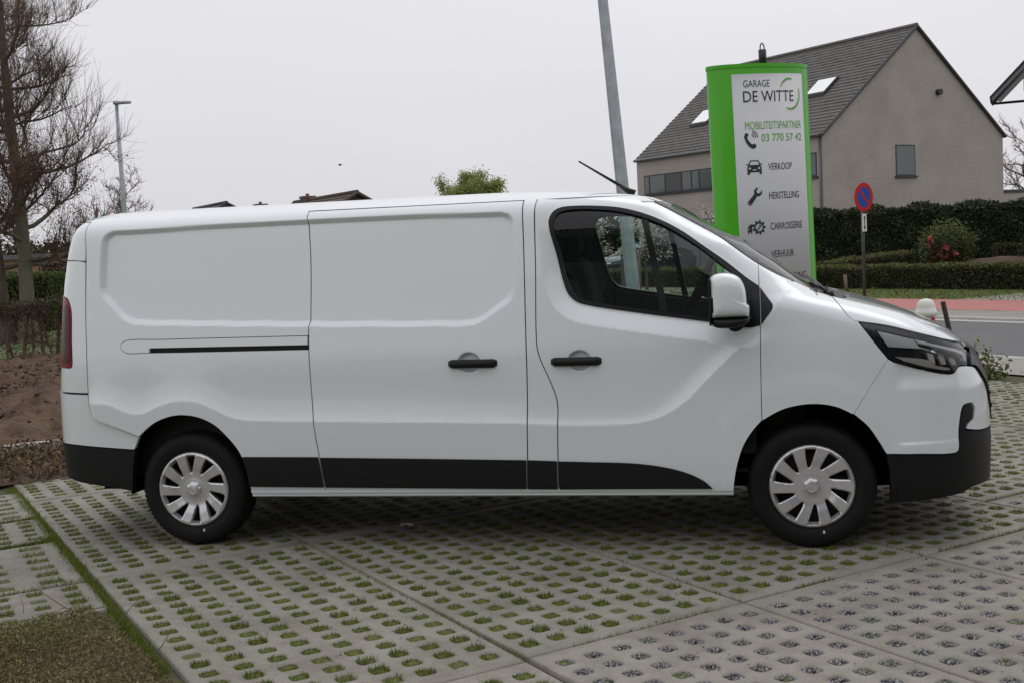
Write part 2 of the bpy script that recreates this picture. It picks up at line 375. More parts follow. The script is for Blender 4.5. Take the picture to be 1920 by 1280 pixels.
def panel(name, outline, m, parent, holes=(), step=.014, gap=.003, mode='xz', off=0.0, relief=True, flange=.02, feats=(), mirror=True, full=False, label=None, zstep=None, smooth_step=.012, raw=False):
    """one pressed panel: constrained Delaunay mesh in (x,z) or (a,z) lifted on to the body surface, edges folded inwards.
    mirror: also make the panel of the far side; full: one panel across the centre line"""
    zs = zstep or step
    poly = outline if raw else (spl_az(outline, smooth_step) if mode == 'az' else spl(outline, smooth_step))
    poly = inset(poly, gap)
    hs = [inset(spl_az(h, smooth_step) if mode == 'az' else spl(h, smooth_step), -gap if gap > 0 else 0) for h in holes]
    lo, hi = poly.min(0), poly.max(0)
    gx = np.arange(lo[0]+step*.5, hi[0], step); gz = np.arange(lo[1]+zs*.5, hi[1], zs)
    G = np.stack(np.meshgrid(gx, gz), -1).reshape(-1, 2); G[:, 0] += np.where(((G[:, 1]-lo[1])/zs).astype(int) % 2, step*.5, 0)
    sd = sdist(G, poly); G = G[sd > min(step, zs)*.45]
    for h in hs: G = G[sdist(G, h) < -min(step, zs)*.45]
    V = [poly]; E = [(i, (i+1) % len(poly)) for i in range(len(poly))]; n = len(poly)
    for h in hs: V.append(h); E += [(n+i, n+(i+1) % len(h)) for i in range(len(h))]; n += len(h)
    for f in feats:
        f = f[inside(f, poly)]
        if len(f) < 2: continue
        d = np.min(np.hypot(G[:, None, 0]-f[None, :, 0], G[:, None, 1]-f[None, :, 1]), 1); G = G[d > step*.4]
        V.append(f); E += [(n+i, n+i+1) for i in range(len(f)-1) if np.linalg.norm(f[i+1]-f[i]) < .05]; n += len(f)
    V.append(G); V = np.vstack(V)
    r = delaunay_2d_cdt([Vector(v) for v in V], E, [], 0, 1e-6)
    Q = np.array([tuple(v) for v in r[0]]); T = np.array([t for t in r[2]])
    c = Q[T].mean(1); keep = inside(c, poly)
    for h in hs: keep &= ~inside(c, h)
    T = T[keep]
    fn = P_xz if mode == 'xz' else P_az
    P = fn(Q, off, relief); e = 2.5e-3
    nr = np.cross(fn(Q+[e, 0], off, relief)-fn(Q-[e, 0], off, relief), fn(Q+[0, e], off, relief)-fn(Q-[0, e], off, relief)); nr /= np.linalg.norm(nr, axis=1)[:, None]+1e-12
    # orient triangles with the normals
    tn = np.cross(P[T[:, 1]]-P[T[:, 0]], P[T[:, 2]]-P[T[:, 0]]); fl = np.einsum('ij,ij->i', tn, nr[T[:, 0]]) < 0
    T[fl] = T[fl][:, ::-1]
    used = np.unique(T); mp = np.full(len(Q), -1); mp[used] = np.arange(len(used)); T = mp[T]; P = P[used]; nr = nr[used]; Q = Q[used]
    F = [tuple(t) for t in T]; N_ = len(P)
    if flange:
        ed = {}
        for t in F:
            for i in range(3):
                a, b = t[i], t[(i+1) % 3]; ed[(a, b)] = 1
        bd = [(a, b) for (a, b) in ed if (b, a) not in ed]
        if full: bd = [(a, b) for a, b in bd if not (abs(P[a, 1]) < .01 and abs(P[b, 1]) < .01)]
        # two rings: a tiny rounded lip, then the fold
        bv = sorted({i for e_ in bd for i in e_}); k1 = {v: N_+i for i, v in enumerate(bv)}; k2 = {v: N_+len(bv)+i for i, v in enumerate(bv)}
        P = np.vstack([P, P[bv], P[bv]-nr[bv]*flange])
        for a, b in bd: F.append((b, a, k1[a], k1[b])) if False else F.append((k1[b], k1[a], k2[a], k2[b]))
    me_objs = []
    def mk(Pv, Fv, nrm, nm, par):
        me = mesh_from(Pv, Fv, m, smooth=True, name=name)
        sm = np.ones(len(Fv), bool); me.polygons.foreach_set('use_smooth', sm)
        full_n = np.zeros((len(Pv), 3)); full_n[:len(nrm)] = nrm
        me.normals_split_custom_set_from_vertices(full_n.tolist())
        o = obj(nm, me, par)
        if label: o['label'] = label
        return o
    if full:
        P2 = P*[1, -1, 1]; F2 = [tuple(i+len(P) for i in f[::-1]) for f in F]
        PP = np.vstack([P, P2]); nn = np.zeros((len(PP), 3)); nn[:N_] = nr; nn[len(P):len(P)+N_] = nr*[1, -1, 1]
        return mk(PP, F+F2, nn, name, parent)
    o = mk(P, F, nr, name, parent)
    if mirror:
        par2 = MIR.get(parent.name, parent)
        o2 = mk(P*[1, -1, 1], [f[::-1] for f in F], nr*[1, -1, 1], name, par2); MIR[o.name] = o2
    return o
MIR = {}
# ------------------------------------------------------------------ van materials
M['paint'] = mat('white_paint', (.775, .825, .835), .20, coat=.9, spec=.5, bump=.006, bscale=2.2, bdist=.02)
M['plastic'] = mat('black_plastic', (.0075, .0078, .0085), .5, var=.12, vscale=30, spec=.3, bump=.05, bscale=500, bdist=.001)
M['trim'] = mat('black_trim', (.006, .006, .007), .35, spec=.35, bump=.02, bscale=200, bdist=.001)
M['rubber'] = mat('tyre_rubber', (.0085, .0085, .009), .7, spec=.25, var=.2, vscale=14, bump=.08, bscale=160, bdist=.002)
M['silver'] = mat('silver_lacquer', (.66, .66, .67), .24, metal=.65, coat=.25, var=.04, vscale=8)
M['steel_dark'] = mat('black_steel', (.02, .02, .022), .5, metal=.3)
M['under'] = mat('underbody', (.005, .005, .005), .85, spec=.1)
M['glass'] = glass_mat('tinted_glass', (.78, .88, .85))
M['wglass'] = glass_mat('windscreen_glass', (.72, .80, .77))
M['lens'] = glass_mat('clear_lens', (.93, .94, .95), 1.45)
M['chrome'] = mat('chrome', (.75, .75, .76), .07, metal=1)
M['lampwhite'] = mat('lamp_white_sheen', (.80, .84, .84), .15, coat=.5)  # plain white; on the light guide it paints the sky mirrored in chrome
M['lampcream'] = mat('cream_sheen', (.66, .64, .57), .18, coat=.5)  # ground reflection of the chrome put into a cream base colour
M['lampdark'] = mat('lamp_housing', (.010, .010, .012), .22)
M['redlens'] = mat('red_lens', (.20, .006, .010), .25, spec=.3)
M['reddark'] = mat('dark_red_lens', (.06, .004, .007), .25, spec=.3)
M['cabin'] = mat('cabin_plastic', (.012, .0125, .0135), .65, spec=.3, var=.1, vscale=20)
M['fabric'] = mat('seat_fabric', (.016, .0165, .018), .9, spec=.2, var=.2, vscale=60, bump=.1, bscale=300, bdist=.002)
M['headliner'] = mat('headliner', (.06, .062, .062), .9)
van = thing('panel_van', 'white long panel van parked side-on on the grass pavers', 'van', (-1.75, 0, 0))
TOPZ = 1.897
A_FR = [(-.229,.708),(-.144,.754),(-.049,.778),(.044,.782),(.136,.764),(.214,.727)]
def _res(P, s_):
    P = np.vstack([P, P[:1]]); d = np.r_[0, np.cumsum(np.linalg.norm(np.diff(P, axis=0), axis=1))]; t = np.arange(0, d[-1], s_); return np.stack([np.interp(t, d, P[:, 0]), np.interp(t, d, P[:, 1])], 1)
creasef = [_cr_]+[np.array([(cx+a*k*math.cos(t), cz+b*k*math.sin(t)) for t in np.linspace(0, 2*math.pi, 40)]) for cx, cz, a, b in CUPS for k in (1.12, 1.0, .93, .85, .74, .55)]
# rear quarter with the rail slot
panel('side_panel', [(-4.124,TOPZ+.005,1),(-4.114,1.80),(-4.107,1.74),(-4.108,1.324),(-4.104,1.138),(-4.108,.893),(-4.107,.823),(-4.087,.776),(-4.055,.744),(-3.92,.69),(-3.789,.64,1),(-3.734,.687),(-3.662,.73),(-3.575,.757),(-3.508,.763),(-3.408,.749),(-3.313,.705),(-3.236,.633),(-3.182,.564),(-3.153,.503),(-3.129,.423),(-3.122,.345),(-3.118,.325,1),
  (-2.665,.325,1),(-2.677,.438),(-2.687,.518),(-2.706,.683),(-2.716,.866),(-2.721,1.122),(-2.714,1.584),(-2.722,1.78),(-2.735,TOPZ+.005,1)], M['paint'], van,
  holes=[[(-3.884,1.160),(-3.879,1.180),(-3.846,1.197),(-3.6,1.1985),(-2.7245,1.197,1),(-2.7255,1.1225,1),(-3.70,1.126),(-3.85,1.130)]], feats=creasef, flange=.025, step=.0095)
panel('sliding_door', [(-2.735,TOPZ,1),(-2.722,1.78),(-2.714,1.584),(-2.721,1.122),(-2.716,.866),(-2.706,.683),(-2.687,.518),(-2.677,.438),(-2.665,.325,1),(-1.502,.325,1),(-1.492,.495),(-1.477,.963),(-1.476,1.25),(-1.478,1.7),(-1.484,TOPZ,1)], M['paint'], van, feats=creasef, gap=.0035, flange=.03, step=.0095)
sdoor = bpy.data.objects['sliding_door']
panel('pillar_panel', [(-1.484,TOPZ+.005,1),(-1.478,1.7),(-1.476,1.25),(-1.477,.963),(-1.492,.495),(-1.502,.325,1),(-1.328,.325,1),(-1.325,.489),(-1.319,.67),(-1.316,.787),(-1.325,.845),(-1.356,.932),(-1.403,1.048),(-1.416,1.106),(-1.419,1.192),(-1.414,1.535),(-1.414,1.86),(-1.408,TOPZ+.005,1)], M['paint'], van, feats=creasef, flange=.03)
DOOR = [(-1.408,TOPZ+.005,1),(-1.414,1.86),(-1.414,1.535),(-1.419,1.192),(-1.416,1.106),(-1.403,1.048),(-1.356,.932),(-1.325,.845),(-1.316,.787),(-1.319,.67),(-1.325,.489),(-1.328,.325,1),(-.399,.325,1),(-.393,.377),(-.376,.463),(-.34,.568),(-.291,.646),(-.243,.70,1),(-.241,.94),(-.236,1.215),(-.236,1.379),(-.238,1.512,1),(-.434,1.662),(-.574,1.748),(-.70,1.823),(-.782,1.866),(-.86,TOPZ+.005,1)]
panel('front_door', DOOR, M['paint'], van, holes=[inset(spl(WIN, .012), .004).tolist()], feats=creasef, flange=.03, step=.0095)
fdoor = bpy.data.objects['front_door']
FEND = [(-.238,1.512,1),(-.236,1.379),(-.236,1.215),(-.241,.94),(-.243,.70,1)]+A_FR[1:]+[(.215,.729,1),(.296,.858),(.391,1.0,1),(.328,1.083),(.248,1.195,1),(.228,1.201),(.202,1.221),(.167,1.269),(.133,1.316,1),(.032,1.356),(-.08,1.416)]
panel('front_wing', FEND, M['paint'], van, flange=.025, step=.012, gap=.0009)
# roof skin as one loft
def roof():
    V = []; rows = []
    nz = 22; nr_, nm_, nf_ = 22, 70, 26
    lev_s = np.linspace(0, 1, nz)
    for s_ in lev_s:
        row = []
        def zz(zb): return zb+(1.9699-zb)*(1-(1-s_)**2.5)
        zb = TOPZ+.0015
        z = zz(zb); xf, xr, W, x0, n_ = [float(v) for v in lev(z)]
        for k in range(nr_):
            f = math.pi/2*(1-k/nr_); a = -1-f; x, y = az2xy(np.array(a), np.array(z)); row.append((float(x), -float(y), z))
        for k in range(nm_): row.append((X0R+(x0-X0R)*k/nm_, -W, z))
        for k in range(nf_+1):
            f = math.pi/2*k/nf_; x, y = az2xy(np.array(f), np.array(z)); row.append((float(x), -float(y), z))
        rows.append(row)
    # header strip below the front of the roof, down to the windscreen top
    A = np.array(rows); A[:, :, 2] += RAKE*(A[:, :, 0]+1.5)
    nc = A.shape[1]; V = A.reshape(-1, 3); F = []
    for i in range(nz-1):
        for j in range(nc-1): F.append((i*nc+j, i*nc+j+1, (i+1)*nc+j+1, (i+1)*nc+j))
    V2 = V*[1, -1, 1]; F2 = [tuple(len(V)+i for i in f[::-1]) for f in F]
    me = mesh_from(np.vstack([V, V2]), F+F2, M['paint'], smooth=True)
    bm = bmesh.new(); bm.from_mesh(me); bmesh.ops.remove_doubles(bm, verts=bm.verts, dist=.0012)
    bm.to_mesh(me); bm.free(); me.update()
    obj('roof', me, van)
roof()
HALF = math.pi/2
# roof header over the windscreen
panel('roof_header', [(-.86,TOPZ+.001,1),(-.782,1.868,1),('a',.75,1.862),('a',1.2,1.860),('a',HALF,1.860,1),('a',HALF,TOPZ+.001,1)], M['paint'], van, mode='az', full=True, gap=0, flange=0, step=.03, zstep=.008, relief=False)
panel('windscreen', [(-.782,1.862,1),(-.70,1.818),(-.574,1.743),(-.434,1.657),(-.243,1.511),(-.08,1.411),(.032,1.351),(.10,1.334,1),('a',.8,1.330),('a',HALF,1.328,1),('a',HALF,1.860,1),('a',1.2,1.860),('a',.75,1.861)], M['wglass'], van, mode='az', full=True, gap=.004, flange=0, step=.03, zstep=.02, relief=False)
panel('windscreen_seal', [(-.786,1.868,1),(-.70,1.825),(-.574,1.750),(-.434,1.664),(-.243,1.516),(-.08,1.416),(.032,1.356),(.13,1.322,1),(.098,1.331,1),(.032,1.346),(-.08,1.405),(-.243,1.505),(-.434,1.651),(-.574,1.737),(-.70,1.812),(-.782,1.856,1)], M['trim'], van, mode='az', gap=0, off=.003, flange=.012, step=.02, relief=False)
panel('cowl', [(.10,1.336,1),(.134,1.317,1),('a',.55,1.305),('a',HALF,1.300,1),('a',HALF,1.334,1),('a',.8,1.336)], M['plastic'], van, mode='az', full=True, gap=0, flange=.02, off=-.004, step=.03, zstep=.008, relief=False)
BON = [(.133,1.316,1),(.167,1.269),(.202,1.221),(.228,1.201),(.248,1.195,1),(.40,1.167),(.546,1.124),(.721,1.069),(.808,1.044),('a',.98,1.020),('a',1.25,1.005),('a',HALF,1.0,1),('a',HALF,1.303,1),('a',.9,1.306)]
panel('bonnet', BON, M['paint'], van, mode='az', full=True, gap=.0018, flange=.02, step=.02, zstep=.012, relief=False, off=.000)
BUMP = [(.391,1.0,1),(.417,.983),(.456,.971),(.589,.931),(.712,.905),(.735,.913),(.755,.936),(.80,.934,1),('a',.93,.915),('a',1.0,.84),('a',1.12,.74),('a',1.24,.60,1),(.936,.592),(.86,.60),(.785,.618,1),(.797,.639,1),(.831,.662,1),(.836,.723),(.822,.748,1),(.784,.750,1),(.764,.734),(.741,.632),(.733,.512),(.715,.504),(.674,.503),(.526,.513),(.373,.517,1),(.337,.582),(.284,.663),(.215,.729,1),(.296,.858)]
panel('front_bumper', BUMP, M['paint'], van, mode='az', flange=.03, step=.014, gap=.0007)
LOW = [(.373,.513,1),(.526,.509),(.674,.499),(.717,.500),(.737,.508),(.745,.632),(.770,.730),(.786,.744,1),(.818,.742,1),(.829,.72),(.825,.666,1),(.790,.643,1),(.779,.614,1),(.86,.596),(.936,.588),('a',1.15,.585),('a',HALF,.58,1),('a',HALF,.29,1),('a',1.1,.30),(.80,.30),(.772,.285),(.6,.262),(.391,.248,1),(.391,.332),(.387,.417)]
panel('lower_bumper', LOW, M['plastic'], van, mode='az', full=True, flange=.04, step=.025, off=-.002, relief=False)
GRI = [(.83,1.030,1),('a',.98,1.016),('a',1.25,1.000),('a',HALF,.996,1),('a',HALF,.585,1),('a',1.26,.59,1),('a',1.14,.74),('a',1.02,.84),('a',.95,.915),(.815,.934,1)]
panel('grille', GRI, M['trim'], van, mode='az', full=True, flange=.03, off=.012, step=.03, relief=False)
grille = bpy.data.objects['grille']
for zb_ in (.66, .73, .80, .87, .94):
    panel('grille_bar', [('a',1.24,zb_,1),('a',HALF,zb_,1),('a',HALF,zb_+.022,1),('a',1.24,zb_+.022,1)], M['plastic'], grille, mode='az', full=True, flange=.02, off=.020, step=.05, relief=False, gap=0)
# ---- headlamp: housing, reflectors, clear lens
HEAD = [(.250,1.193,1),(.359,1.172),(.546,1.118),(.72,1.063),(.800,1.040),(.826,1.014),(.829,.945),(.814,.933),(.757,.939),(.737,.915),(.714,.908),(.589,.934),(.456,.974),(.417,.986),(.393,1.004),(.328,1.083)]
panel('headlamp', HEAD, M['lampdark'], van, mode='az', off=-.05, flange=-.046, gap=.003, relief=False, step=.02)
hl = bpy.data.objects['headlamp']
panel('lamp_surround', HEAD, M['lampdark'], hl, mode='az', off=-.004, flange=.02, gap=.004, relief=False, step=.02, holes=[[(.335,1.150,1),(.52,1.100),(.70,1.048),(.785,1.025),(.807,1.005),(.808,.955),(.79,.948),(.745,.955),(.722,.933),(.60,.949),(.475,.986),(.43,1.005)]])
panel('light_guide', [(.345,1.143,1),(.525,1.094,1),(.56,1.045,1),(.395,1.062,1)], M['lampwhite'], hl, mode='az', off=-.007, flange=.01, gap=0, relief=False, step=.02)
panel('daytime_strip', [(.53,1.094,1),(.66,1.055),(.77,1.020),(.805,1.000),(.808,.960),(.797,.960),(.79,.990),(.70,1.030),(.55,1.072,1)], M['lampwhite'], hl, mode='az', off=-.006, flange=.02, gap=0, relief=False, step=.02)
panel('reflector', [(.43,1.012,1),(.60,.985),(.635,.958),(.715,.935),(.715,.928),(.60,.949),(.475,.986,1)], M['lampcream'], hl, mode='az', off=-.012, flange=.02, gap=0, relief=False, step=.02)
for x_ in (.60, .66, .72):
    panel('projector', [(x_,1.028-(x_-.6)*.25,1),(x_+.034,1.018-(x_-.6)*.25,1),(x_+.044,.965-(x_-.6)*.12,1),(x_+.016,.968-(x_-.6)*.12,1)], M['lampcream'], hl, mode='az', off=-.022, flange=.015, gap=0, relief=False, step=.02)
panel('accent_strip', [(.545,1.058,1),(.70,1.012,1),(.765,.992,1),(.775,.978,1),(.70,1.000,1),(.552,1.049,1)], M['chrome'], hl, mode='az', off=-.010, flange=.01, gap=0, relief=False, step=.02)
panel('lamp_lens', HEAD, M['lens'], hl, mode='az', off=0.0, flange=.012, gap=.004, relief=False, step=.02)
# ---- rear corner pieces
def rc(zlo_e, zlo_m, zhi_e, zhi_m):  # from the quarter edge round to the rear centre
    return None
REARB = [('r', 1.35)]
def az_r(f, z): # rear angle f from the side (0) to the rear centre (pi/2), as an ('a',..) entry
    return ('a', -1-f, z)
def rear_poly(lower, upper):
    return lower+upper[::-1]
c1 = [az_r(HALF, 1.68), az_r(1.0, 1.68), az_r(.6, 1.675), (-4.112, 1.668, 1)]
c1[0] = c1[0]+(1,)
panel('rear_cap', c1+[(-4.110,1.74),(-4.117,1.80),(-4.127,TOPZ,1),az_r(.6, TOPZ),az_r(1.1, TOPZ),az_r(HALF, TOPZ)+(1,)], M['paint'], van, mode='az', flange=.02, gap=.0025, step=.03, zstep=.02, full=True, relief=False)
TAIL = [az_r(1.15,1.51)+(1,), az_r(.92,1.490), az_r(.76,1.468), (-4.240,1.440), (-4.216,1.388), (-4.211,1.2), (-4.209,1.075), (-4.216,1.052), (-4.235,1.046,1), az_r(.8,1.046), az_r(1.15,1.046)+(1,)]
def tl(s_, z): return az_r(s_, z)
rd = [(-4.112,1.662,1),(-4.111,1.324),(-4.107,1.138),(-4.111,.897,1),az_r(.55,.90),az_r(.9,.905),az_r(HALF,.91)+(1,),az_r(HALF,1.676)+(1,),az_r(.9,1.674),az_r(.5,1.670)]
panel('rear_door', rd, M['paint'], van, mode='az', flange=.02, gap=.0025, step=.02, holes=[TAIL], relief=False)
panel('tail_lamp', TAIL, M['redlens'], van, mode='az', flange=.03, gap=.003, step=.02, off=.004, relief=False)
tail = bpy.data.objects['tail_lamp']
panel('lamp_band', [(-4.25,1.41,1),(-4.226,1.37),(-4.221,1.2),(-4.220,1.10),(-4.23,1.075,1),(-4.30,1.078,1),(-4.30,1.40,1)], M['reddark'], tail, mode='az', flange=.004, gap=0, step=.03, off=.0065, relief=False)
panel('rear_bumper', [(-4.111,.889,1),(-4.110,.823),(-4.090,.773),(-4.057,.741),(-3.92,.687),(-3.793,.637,1),(-3.832,.560,1),(-4.0,.572),(-4.2,.588),az_r(.7,.592),az_r(HALF,.60)+(1,),az_r(HALF,.903)+(1,),az_r(.9,.898),az_r(.55,.893)], M['paint'], van, mode='az', full=True, flange=.025, gap=.0025, step=.02, relief=False, off=.003)
panel('rear_bumper_base', [(-3.835,.556,1),(-3.86,.44),(-3.877,.314,1),(-4.0,.335),(-4.2,.362),az_r(.7,.385),az_r(HALF,.40)+(1,),az_r(HALF,.595)+(1,),az_r(.7,.587),(-4.2,.583),(-4.0,.567)], M['plastic'], van, mode='az', full=True, flange=.04, gap=0, step=.025, relief=False, off=.005)
# ---- black lower cladding, one piece per panel, and the white sill
CB = .338
panel('cladding', [(-3.153,.521,1),(-2.693,.518,1),(-2.681,.438),(-2.671,CB+.004,1),(-3.123,CB+.008,1),(-3.128,.423)], M['plastic'], bpy.data.objects['side_panel'], off=.010, relief=True, flange=.02, gap=.001, step=.03)
panel('cladding', [(-2.680,.515,1),(-2.0,.505),(-1.498,.496,1),(-1.505,CB-.003,1),(-2.660,CB+.004,1),(-2.672,.438)], M['plastic'], sdoor, off=.011, flange=.02, gap=.001, step=.03)
panel('cladding', [(-1.490,.496,1),(-1.330,.490,1),(-1.333,CB-.004,1),(-1.498,CB-.004,1)], M['plastic'], bpy.data.objects['pillar_panel'], off=.010, flange=.02, gap=.001, step=.03)
panel('cladding', [(-1.322,.489,1),(-1.174,.485),(-.916,.476),(-.789,.461),(-.691,.44),(-.608,.411),(-.548,.377),(-.508,CB,1),(-.8,CB-.001),(-1.324,CB-.004,1)], M['plastic'], fdoor, off=.011, flange=.02, gap=.001, step=.03)
sm = MB()
sm.prism([(-.938, .340), (-.962, .334), (-.960, .318), (-.948, .312), (-.948, .298), (-.935, .290), (-.90, .290), (-.90, .340)], -3.118, -.402, axis=0)
for sgn, s0 in ((1, 0), (-1, 1)):
    mb = MB(); mb.V = [sm.V[0]*[1, sgn, 1] for _ in (0,)]+[sm.V[0][:0]]; mb.F = sm.F; mb.S = sm.S; mb.M = sm.M
    mb.build('sill', M['paint'], van)
# ---- slots: rail channel behind the quarter
for sgn in (-1, 1):
    mb = MB(); mb.box((-3.71, .90*sgn if sgn < 0 else .90, 1.115), (-2.73, .925*sgn if sgn < 0 else .925, 1.162)); mb.build('door_rail', M['trim'], van)
panel('rail_cover', [(-3.884,1.160),(-3.879,1.180),(-3.846,1.197),(-3.6,1.1985),(-2.7275,1.197,1),(-2.727,1.147,1),(-3.70,1.1515,1),(-3.704,1.126,1),(-3.85,1.130)], M['paint'], bpy.data.objects['side_panel'], off=.001, flange=.02, gap=.001, step=.03)
# ---- side window: frame, glass, division bar
panel('window_frame', [((-.2385,)+p[1:] if p[0] == -.247 else p) for p in WIN], M['trim'], fdoor, holes=[GLASS], off=.004, flange=.03, gap=.0, step=.02)
panel('window_glass', GLASS, M['glass'], fdoor, off=-.010, flange=0, gap=-.004, step=.04)
panel('window_bar', [(-.840,1.776,1),(-.806,1.765,1),(-.714,1.268,1),(-.752,1.273,1)], M['trim'], fdoor, off=-.004, flange=.03, gap=0, step=.03)
panel('wing_trim', [(-.233,1.383,1),(-.205,1.342),(-.173,1.292),(-.176,1.272),(-.197,1.242),(-.232,1.195,1)], M['trim'], bpy.data.objects['front_wing'], off=.006, flange=.012, gap=0, step=.02)
# ---- door handles
def handle(cx, par, flip):
    for sgn in (-1, 1):
        y = float(H(cx, np.array(1.03)))
        mb = MB(); x0, x1 = cx-.137, cx+.137
        n = 14; V = []; F = []
        prof = [(-.023, 0), (-.024, .018), (-.016, .032), (.0, .036), (.015, .032), (.023, .018), (.022, 0)]
        xs = np.linspace(x0, x1, n)
        for i, x in enumerate(xs):
            e = min(1, min(x-x0, x1-x)/.018); e = math.sqrt(max(0, 1-(1-e)**2))
            th = .62+.38*e; mid = abs((x-cx)/.137); prj = .72+.28*(1-mid**4)
            for (dz, dy) in prof: V.append((x, sgn*(y-.010+(dy+.008)*prj*(.5+.5*e)), 1.025+dz*th+RAKE*(x+1.5)))
        m = len(prof)
        for i in range(n-1):
            for j in range(m-1): F.append((i*m+j, i*m+j+1, (i+1)*m+j+1, (i+1)*m+j))
        F.append(tuple(range(m))); F.append(tuple((n-1)*m+j for j in range(m)))
        mb.add(V, F, True)
        xl = x1-.052 if flip else x0+.052
        mb.box((xl-.001, sgn*(y+.006) if sgn > 0 else -(y+.025), 1.006), (xl+.001, (y+.025) if sgn > 0 else -(y+.006), 1.043))
        mb.build('door_handle', M['plastic'], par if sgn < 0 else MIR[par.name])
handle(-1.776, sdoor, True); handle(-1.206, fdoor, False)
# ---- wing mirrors
def mirror(sgn, par):
    # loft of rounded sections from the inner face to the outer cap, seen from the side as a rounded upright box
    cx, cz = -.362, 1.350
    def shell(zlo, zhi, name, m):
        out = [(-.115,-.115),(-.117,.03),(-.112,.095),(-.08,.110),(-.01,.106),(.032,.08),(.055,.03),(.062,-.03),(.064,-.05),(.073,-.055),(.073,-.112)] if zhi > 0 else [(-.115,-.117),(.078,-.117),(.07,-.135),(.04,-.155),(-.03,-.165),(-.09,-.162),(-.112,-.15)]
        S_ = spl([o+((1,) if i in (0, len(out)-1) and zhi > 0 or (zhi <= 0 and i < 2) else ()) for i, o in enumerate(out)], .02)
        c = S_.mean(0); V = []; F = []; n = len(S_)
        rings = [(1.015, .99), (1.06, 1.0), (1.13, 1.0), (1.165, .93), (1.185, .78), (1.192, .5), (1.194, .1)]
        for (yy, k) in rings:
            for q in S_: V.append((cx+c[0]+(q[0]-c[0])*k, sgn*yy, cz+c[1]+(q[1]-c[1])*k))
        for i in range(len(rings)-1):
            for j in range(n): F.append((i*n+j, i*n+(j+1) % n, (i+1)*n+(j+1) % n, (i+1)*n+j))
        F.append(tuple((len(rings)-1)*n+j for j in range(n))); F.append(tuple(range(n))[::-1])
        mb = MB(); mb.add(V, F, True); return mb.build(name, m, par)
    a = shell(0, 1, 'mirror_cap', M['paint']); b = shell(0, 0, 'mirror_base', M['plastic'])
    mb = MB(); mb.tube([(cx+.0, sgn*.90, cz-.12), (cx-.0, sgn*1.03, cz-.15)], [.05, .045], 12); mb.build('mirror_arm', M['plastic'], par)
    mb = MB(); mb.box((cx-.124, sgn*1.175 if sgn < 0 else 1.03, cz-.15), (cx-.114, sgn*1.03 if sgn < 0 else 1.175, cz+.085), .004); mb.build('mirror_back', M['trim'], par)
    mb = MB(); mb.box((cx-.124, sgn*1.178 if sgn < 0 else 1.15, cz-.085), (cx-.096, sgn*1.15 if sgn < 0 else 1.178, cz-.005), .006); mb.build('side_repeater', M['lampdark'], par)
mirror(-1, fdoor); mirror(1, MIR[fdoor.name])
# ---- aerial and wipers
mb = MB(); mb.tube([(-.955, -.02, 1.930), (-1.0, -.02, 1.952), (-1.045, -.02, 1.985)], [.022, .018, .011], 10); mb.tube([(-1.035, -.02, 1.978), (-1.286, -.02, 2.142)], [.010, .005], 8); mb.build('roof_aerial', M['trim'], van)
for y0, y1 in ((-.62, -.12), (-.02, .5)):
    mb = MB(); mb.tube([(.13, y0, 1.312), (.08, (y0+y1)/2, 1.36), (.055, y1, 1.372)], .009, 8); mb.tube([(.075, y0-.08, 1.352), (.06, y1+.1, 1.368)], .006, 6); mb.tube([(.14, y0, 1.29), (.13, y0, 1.325)], .02, 10); mb.build('wiper', M['trim'], van)
